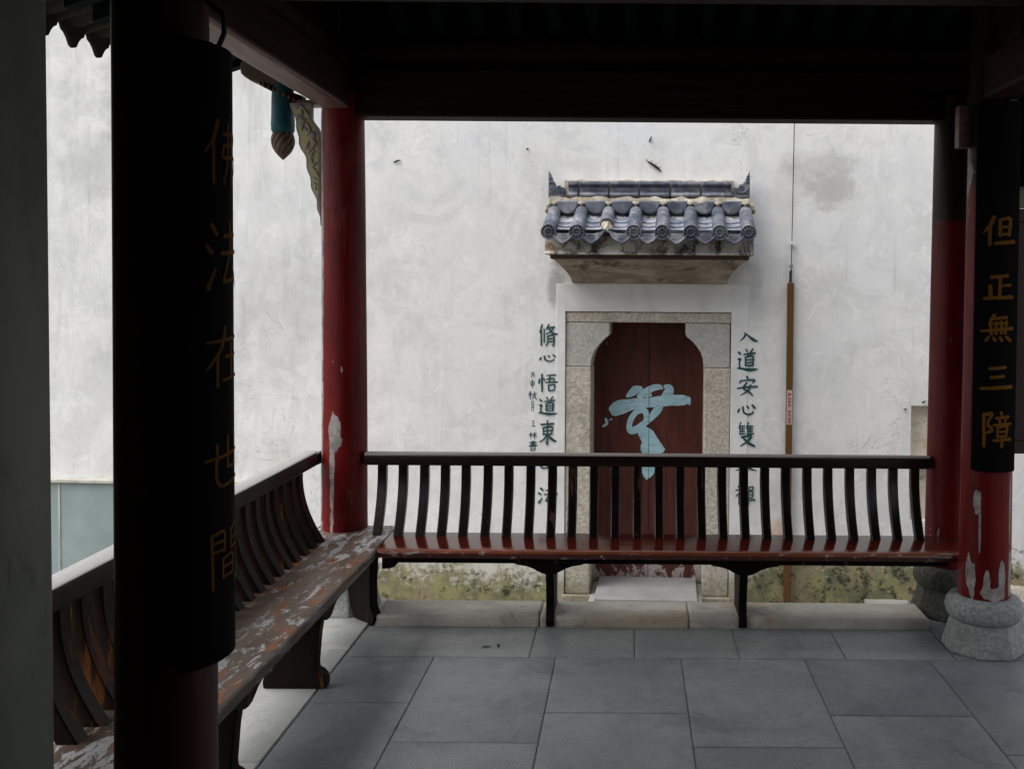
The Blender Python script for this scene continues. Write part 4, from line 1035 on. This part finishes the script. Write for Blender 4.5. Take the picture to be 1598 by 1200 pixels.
roof_face(('a', 'b', 'r'), 'roof_slope', MT['rust']); roof_face(('d', 'a', 'r', 's'), 'roof_slope', MT['rust']); roof_face(('c', 'd', 's'), 'roof_slope', MT['rust']); roof_face(('b', 'c', 's', 'r'), 'roof_slope', MT['rust'])
# rafters under the back slope
sl = (RZ-ZE)/(YB-RY)
for i in range(20):
    x = -1.15+.190*i; L = min(2.7, (x-XL-.1)*1.15, (XR-x-.1)*1.15)
    if L < .3: continue
    rm = MB().loft([[(-.030, 0, -.075), (.030, 0, -.075), (.030, 0, -.004), (-.030, 0, -.004)], [(-.030, -L, L*sl-.075), (.030, -L, L*sl-.075), (.030, -L, L*sl-.004), (-.030, -L, L*sl-.004)]]).mesh('rafter')
    o = put('rafter', rm, MT['teal'], rf, 0); o.location = (x-OR[0], YB-.05-OR[1], ZE-OR[2]+.0)
# left slope rafters
sl2 = (RZ-ZE)/(RX-XL)
rm2 = MB().loft([[(0, -.030, -.080), (0, .030, -.080), (0, .030, -.010), (0, -.030, -.010)], [(.9, -.030, .9*sl2-.080), (.9, .030, .9*sl2-.080), (.9, .030, .9*sl2-.010), (.9, -.030, .9*sl2-.010)]]).mesh('rafter')
rm2.materials.append(MT['teal'])
# drip tiles and pan undersides along the left eave, beyond the rafters' feet
def eave_drip():
    mb = MB(); n = 10; poly = []
    for k in range(n+1):
        s = -1+2*k/n; poly.append((.098*s, -.035*(1-s*s)))
    for k in range(n+1):
        s = 1-2*k/n; a = abs(s); poly.append((.096*s, -.034-.100*(1-a)**.75-.008*math.sin(a*math.pi*3)))
    mb.loft([[(-.010, a, b) for a, b in poly], [(.006, a, b) for a, b in poly]])
    return mb.mesh('drip_tile')
def eave_pan():
    rings = []
    for x, z in ((-.01, 0), (.95, .95*sl2)):
        o_, i_ = [], []
        for k in range(9):
            s = -1+2*k/8; o_.append((x, .098*s, z-.035*(1-s*s))); i_.append((x, .098*s, z-.035*(1-s*s)-.012))
        rings.append(o_+i_[::-1])
    return MB().loft(rings).mesh('pan_tile')
def eave_cover():
    rings = []
    for x, z in ((-.03, 0), (.95, .95*sl2)):
        rings.append([(x, .055*math.cos(t), z+.055*math.sin(t)) for t in [2*math.pi*k/14 for k in range(14)]])
    return MB().loft(rings).mesh('cover_tile')
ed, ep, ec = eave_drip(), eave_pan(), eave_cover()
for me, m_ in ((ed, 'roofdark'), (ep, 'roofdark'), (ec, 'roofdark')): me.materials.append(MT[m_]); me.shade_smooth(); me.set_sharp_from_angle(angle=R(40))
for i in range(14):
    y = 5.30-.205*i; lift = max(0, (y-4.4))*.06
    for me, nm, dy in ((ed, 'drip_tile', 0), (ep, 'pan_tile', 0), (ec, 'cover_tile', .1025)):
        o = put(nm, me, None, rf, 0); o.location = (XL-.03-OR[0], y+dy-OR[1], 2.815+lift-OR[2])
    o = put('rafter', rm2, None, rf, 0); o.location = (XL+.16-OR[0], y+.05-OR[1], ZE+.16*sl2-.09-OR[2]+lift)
MB().box(XL+.10, XL+.13, 2.4, 5.3, 2.86, 2.90).build('eave_board', MT['teal'], rf, OR)

# ------------------------------------------------------------------ outrigger, hanging lotus and carved spandrel by the corner column
ot = thing('bracket_arm', 'short carved timber arm jutting left past the corner column under the eave', 'bracket arm', (-1.58, 5.0, 2.62))
rings = []
for d, h0, h1, hw in ((.02, .01, .11, .040), (.30, .055, .125, .040), (.345, .062, .145, .040), (.365, .070, .165, .042), (.395, .090, .170, .042), (.412, .105, .166, .038), (.418, .122, .152, .028)):
    rings.append([(-d, -hw, h0), (-d, hw, h0), (-d, hw, h1), (-d, -hw, h1)])
MB().loft(rings).build('arm', MT['nub'], ot, smooth=30, bevel=.006)
for k in range(7):
    MB().box(-.30+.026*k, -.286+.026*k, -.056, .02, .040-.013*k, .058-.013*k).build('dentil', MT['dent'], ot, bevel=.002)
MB().loft([[(-.315, -.04, .046), (-.315, .02, .046), (-.315, .02, .066), (-.315, -.04, .066)], [(-.10, -.04, -.062), (-.10, .02, -.062), (-.10, .02, -.005), (-.10, -.04, -.005)]]).build('moulding', MT['beamx'], ot)
MB().box(-.13, -.005, -.052, .045, -.052, -.028).build('ledge', MT['beam'], ot, bevel=.003)
lt = thing('lotus_pendant', 'carved teal pendant post ending in a twisted brown bud, hanging under the eave', 'pendant', (-1.792, 5.0, 2.295))
MB().lathe([(.053, .375), (.056, .300), (.057, .22), (.059, .185), (.060, .178), (.058, .170), (.058, .150), (.052, .138), (.040, .132)], n=28).build('post', MT['tealbright'], lt, smooth=50)
rings = []
for i in range(15):
    t = i/14; z = .134*(1-t)
    r = .059*(math.sin(math.pi*min(1, .30+.70*t*1.0))**.75 if t < .995 else .02)*(1 if t < .75 else 1-.15*(t-.75)*4)
    r = max(r, .003)
    ring_ = []
    for k in range(110):
        a = 2*math.pi*k/110
        ring_.append(((r*(1-.10*abs(math.sin(6*(a+t*1.7))) **.5*0-.17*max(0, math.cos(11*(a+t*1.6)))**3))*math.cos(a), (r*(1-.17*max(0, math.cos(11*(a+t*1.6)))**3))*math.sin(a), z))
    rings.append(ring_)
MB().loft(rings).build('bud', MT['bud'], lt, smooth=60)
MB().lathe([(.03, .138), (.048, .134), (.03, .128)], n=24).build('collar', MT['bud'], lt)
def queti(name, label, flip, loc):
    q = thing(name, label, 'carved bracket', loc)
    Lf = [(0, -.160), (-.03, -.150), (-.11, -.126), (-.20, -.116), (-.26, -.086), (-.325, -.072), (-.42, -.052), (-.50, -.025), (-.60, -.007)]
    Rt = [(0, -.049), (-.085, -.049), (-.13, -.014), (-.18, -.004), (-.62, -.004)]
    def at(tab, z):
        for (z0, x0), (z1, x1) in zip(tab, tab[1:]):
            if z1 <= z <= z0: return x0+(x1-x0)*(z-z0)/(z1-z0)
        return tab[-1][1]
    zs_ = [-.62*k/40 for k in range(41)]
    wob = lambda z: .004*math.sin(z*62)
    out = [(flip*at(Rt, z), z) for z in zs_]+[(flip*min(at(Lf, z)+wob(z), at(Rt, z)-.002), z) for z in zs_[::-1] if z > -.61]
    MB().prism(out, -.018, .018, 'y').build('board', MT['carve2'], q, smooth=30, bevel=.003)
    zi = [z for z in zs_ if -.535 < z < -.012]
    inner = [(flip*(at(Rt, z)-.010), z) for z in zi]+[(flip*min(at(Lf, z)+wob(z)+.011, at(Rt, z)-.012), z) for z in zi[::-1]]
    MB().prism(inner, -.0205, -.0175, 'y').build('painted_field', MT['carve'], q, smooth=0)
    mb = MB(); rr = random.Random(8); zc = -.022
    while zc > -.50:
        l, r_ = at(Lf, zc)+.016, at(Rt, zc)-.014; wv = r_-l
        if wv > .012:
            for _ in range(2 if wv > .05 else 1):
                xc = l+wv*rr.uniform(.2, .8); a = rr.uniform(-1.1, 1.1)+1.57; L = min(.026, .008+wv*.28); cv = rr.uniform(-.010, .010)
                pts = [(flip*(xc+L*u*math.cos(a)+cv*(1-u*u)), -.0215, zc-L*u*math.sin(a)) for u in (-1, -.5, 0, .5, 1)]
                kw = min(1, .40+wv*7); mb.tube(pts, [.002, .008*kw, .011*kw, .008*kw, .002], 6)
        zc -= .024
    mb.build('relief', MT['carve2'], q)
    return q
queti('carved_bracket', 'carved pale yellow spandrel bracket tapering down the corner column', 1, (-1.578, 4.962, 2.575))
tb = MB().box(-.032, .032, -.03, .03, -.095, .095).build('beam_tenon', MT['beam'], None, bevel=.004); tb.location = (1.513, 4.45, 2.395)
tag(tb, 'short squared beam end poking out left of the board column near its top', 'beam end')

# ------------------------------------------------------------------ couplet boards: black curved boards with gold characters
def couplet(label, cx, cy, rin, face_deg, span, z0, z1, chars, bold, cw, rnd_=.05):
    t = thing('couplet_board', label, 'board', (cx, cy, z0))
    rin_, rout = rin+.006, rin+.030; n = 20; fa = R(face_deg)
    rings = []
    for k in range(n+1):
        s = -1+2*k/n; a = fa+R(span)*s
        cut = rnd_*max(0, (abs(s)-.80)/.20)**2
        def q(r, z): return (r*math.cos(a), r*math.sin(a), z)
        rings.append([q(rin_, cut), q(rout, cut), q(rout, z1-z0-cut), q(rin_, z1-z0-cut)])
    MB().loft(rings).build('board', MT['board'], t, smooth=40, bevel=.004)
    for key, zt, zb in chars:
        def fm(u, v, d, zt=zt, zb=zb):
            a = fa+(u-.5)*cw/rout; r = rout+d
            return (r*math.cos(a), r*math.sin(a), zt+(zb-zt)*v-z0)
        character(key, fm, MT['gold'], t, bold, .0015)
    a = fa
    MB().tube([((rin+.012)*math.cos(a), (rin+.012)*math.sin(a), z1-z0-.01), ((rin+.03)*math.cos(a), (rin+.03)*math.sin(a), z1-z0+.03), ((rin+.028)*math.cos(a), (rin+.028)*math.sin(a), z1-z0+.07), ((rin-.01)*math.cos(a), (rin-.01)*math.sin(a), z1-z0+.10)], .006, 8).build('hook', MT['black'], t)
    return t
couplet('black curved board with five gold characters on the near dark column', -1.038, 2.15, .115, -5, 58, .822, 2.170,
        [('fo', 2.010, 1.866), ('fa', 1.795, 1.623), ('zai', 1.560, 1.426), ('shi', 1.320, 1.200), ('jian', 1.118, .985)], .85, .135)
couplet('black curved board with five gold characters on the right hand column', 1.645, 4.45, .112, -96, 43, .840, 2.49,
        [('dan', 1.982, 1.850), ('zheng', 1.725, 1.610), ('wu2', 1.548, 1.425), ('san', 1.320, 1.205), ('zhang', 1.112, .955)], 1.2, .140, .004)

# ------------------------------------------------------------------ white wall at the left edge, dark board at the right edge
ww = MB().box(-1.72, -1.436, -4.0, 2.40, .002, 3.35).build('side_wall', MT['oldwhite'], None, smooth=0, bevel=.012)
ww.data.transform(Matrix.Translation((1.58, 0, 0))); ww.location = (-1.58, 0, 0)
tag(ww, 'grimy white plastered side wall filling the left edge of the view', 'wall')
dp = thing('timber_panel', 'dark red timber panel hung high at the right edge beside the board column', 'panel', (2.05, 4.46, .905))
MB().box(-.285, .40, -.02, .02, 0, 1.12).build('board', MT['darkwood'], dp, bevel=.004)
for z in (.0, 1.06): MB().box(-.288, .403, -.032, -.019, z, z+.06).build('frame_rail', MT['darkwood'], dp, bevel=.003)

rw = MB().box(-1.42, 1.69, -2.75, -2.55, .002, 3.3).build('rear_blocking_wall', MT['darkwood'], None, smooth=0)  # added out of view to keep light from behind out of the interior
rw.data.transform(Matrix.Translation((0, 2.65, 0))); rw.location = (0, -2.65, 0)
tag(rw, 'plain dark timber wall added unseen behind the viewer to cut the light', 'wall')
rw = MB().box(1.70, 1.98, -4.0, 2.2, .002, 3.35).build('side_wall', MT['oldwhite'], None, smooth=0, bevel=.012)  # added out of view to cut light coming in from the right
rw.data.transform(Matrix.Translation((-1.84, 0, 0))); rw.location = (1.84, 0, 0)
tag(rw, 'grimy white side wall added on the right, outside the view, to darken the interior', 'wall')
MB().box(-.285, .40, -.012, .012, 1.125, 1.215).build('painted_fascia', MT['paleg'], dp, bevel=.004)
lbm = MB().box(-.29, .60, -.06, .06, -.30, .30).build('lintel_beam', MT['beamdark'], None, bevel=.01); lbm.location = (2.06, 4.46, 2.425)
tag(lbm, 'dark lintel beam at the right edge above the pale painted strip', 'beam')
# small litter on the paving
for x, y, a in ((-.655, 4.40, .3), (-.60, 4.42, 1.7)):
    mb = MB(); ca, sa = math.cos(a), math.sin(a)
    mb.loft([[(x+ca*u-sa*v, y+sa*u+ca*v, .003+.006*abs(u)*30*abs(u)+dz) for u, v in ((-.022, 0), (0, -.007), (.024, .002), (0, .008))] for dz in (0, .0015)])
    o = mb.build('fallen_leaf', MT['leaf'], None, (x, y, 0)); o.location = (x, y, 0)
    tag(o, 'curled dark dry leaf lying on the paving ' + ('left of its twin' if x < -.62 else 'right of its twin'), 'leaf', 'dry leaves on the paving')
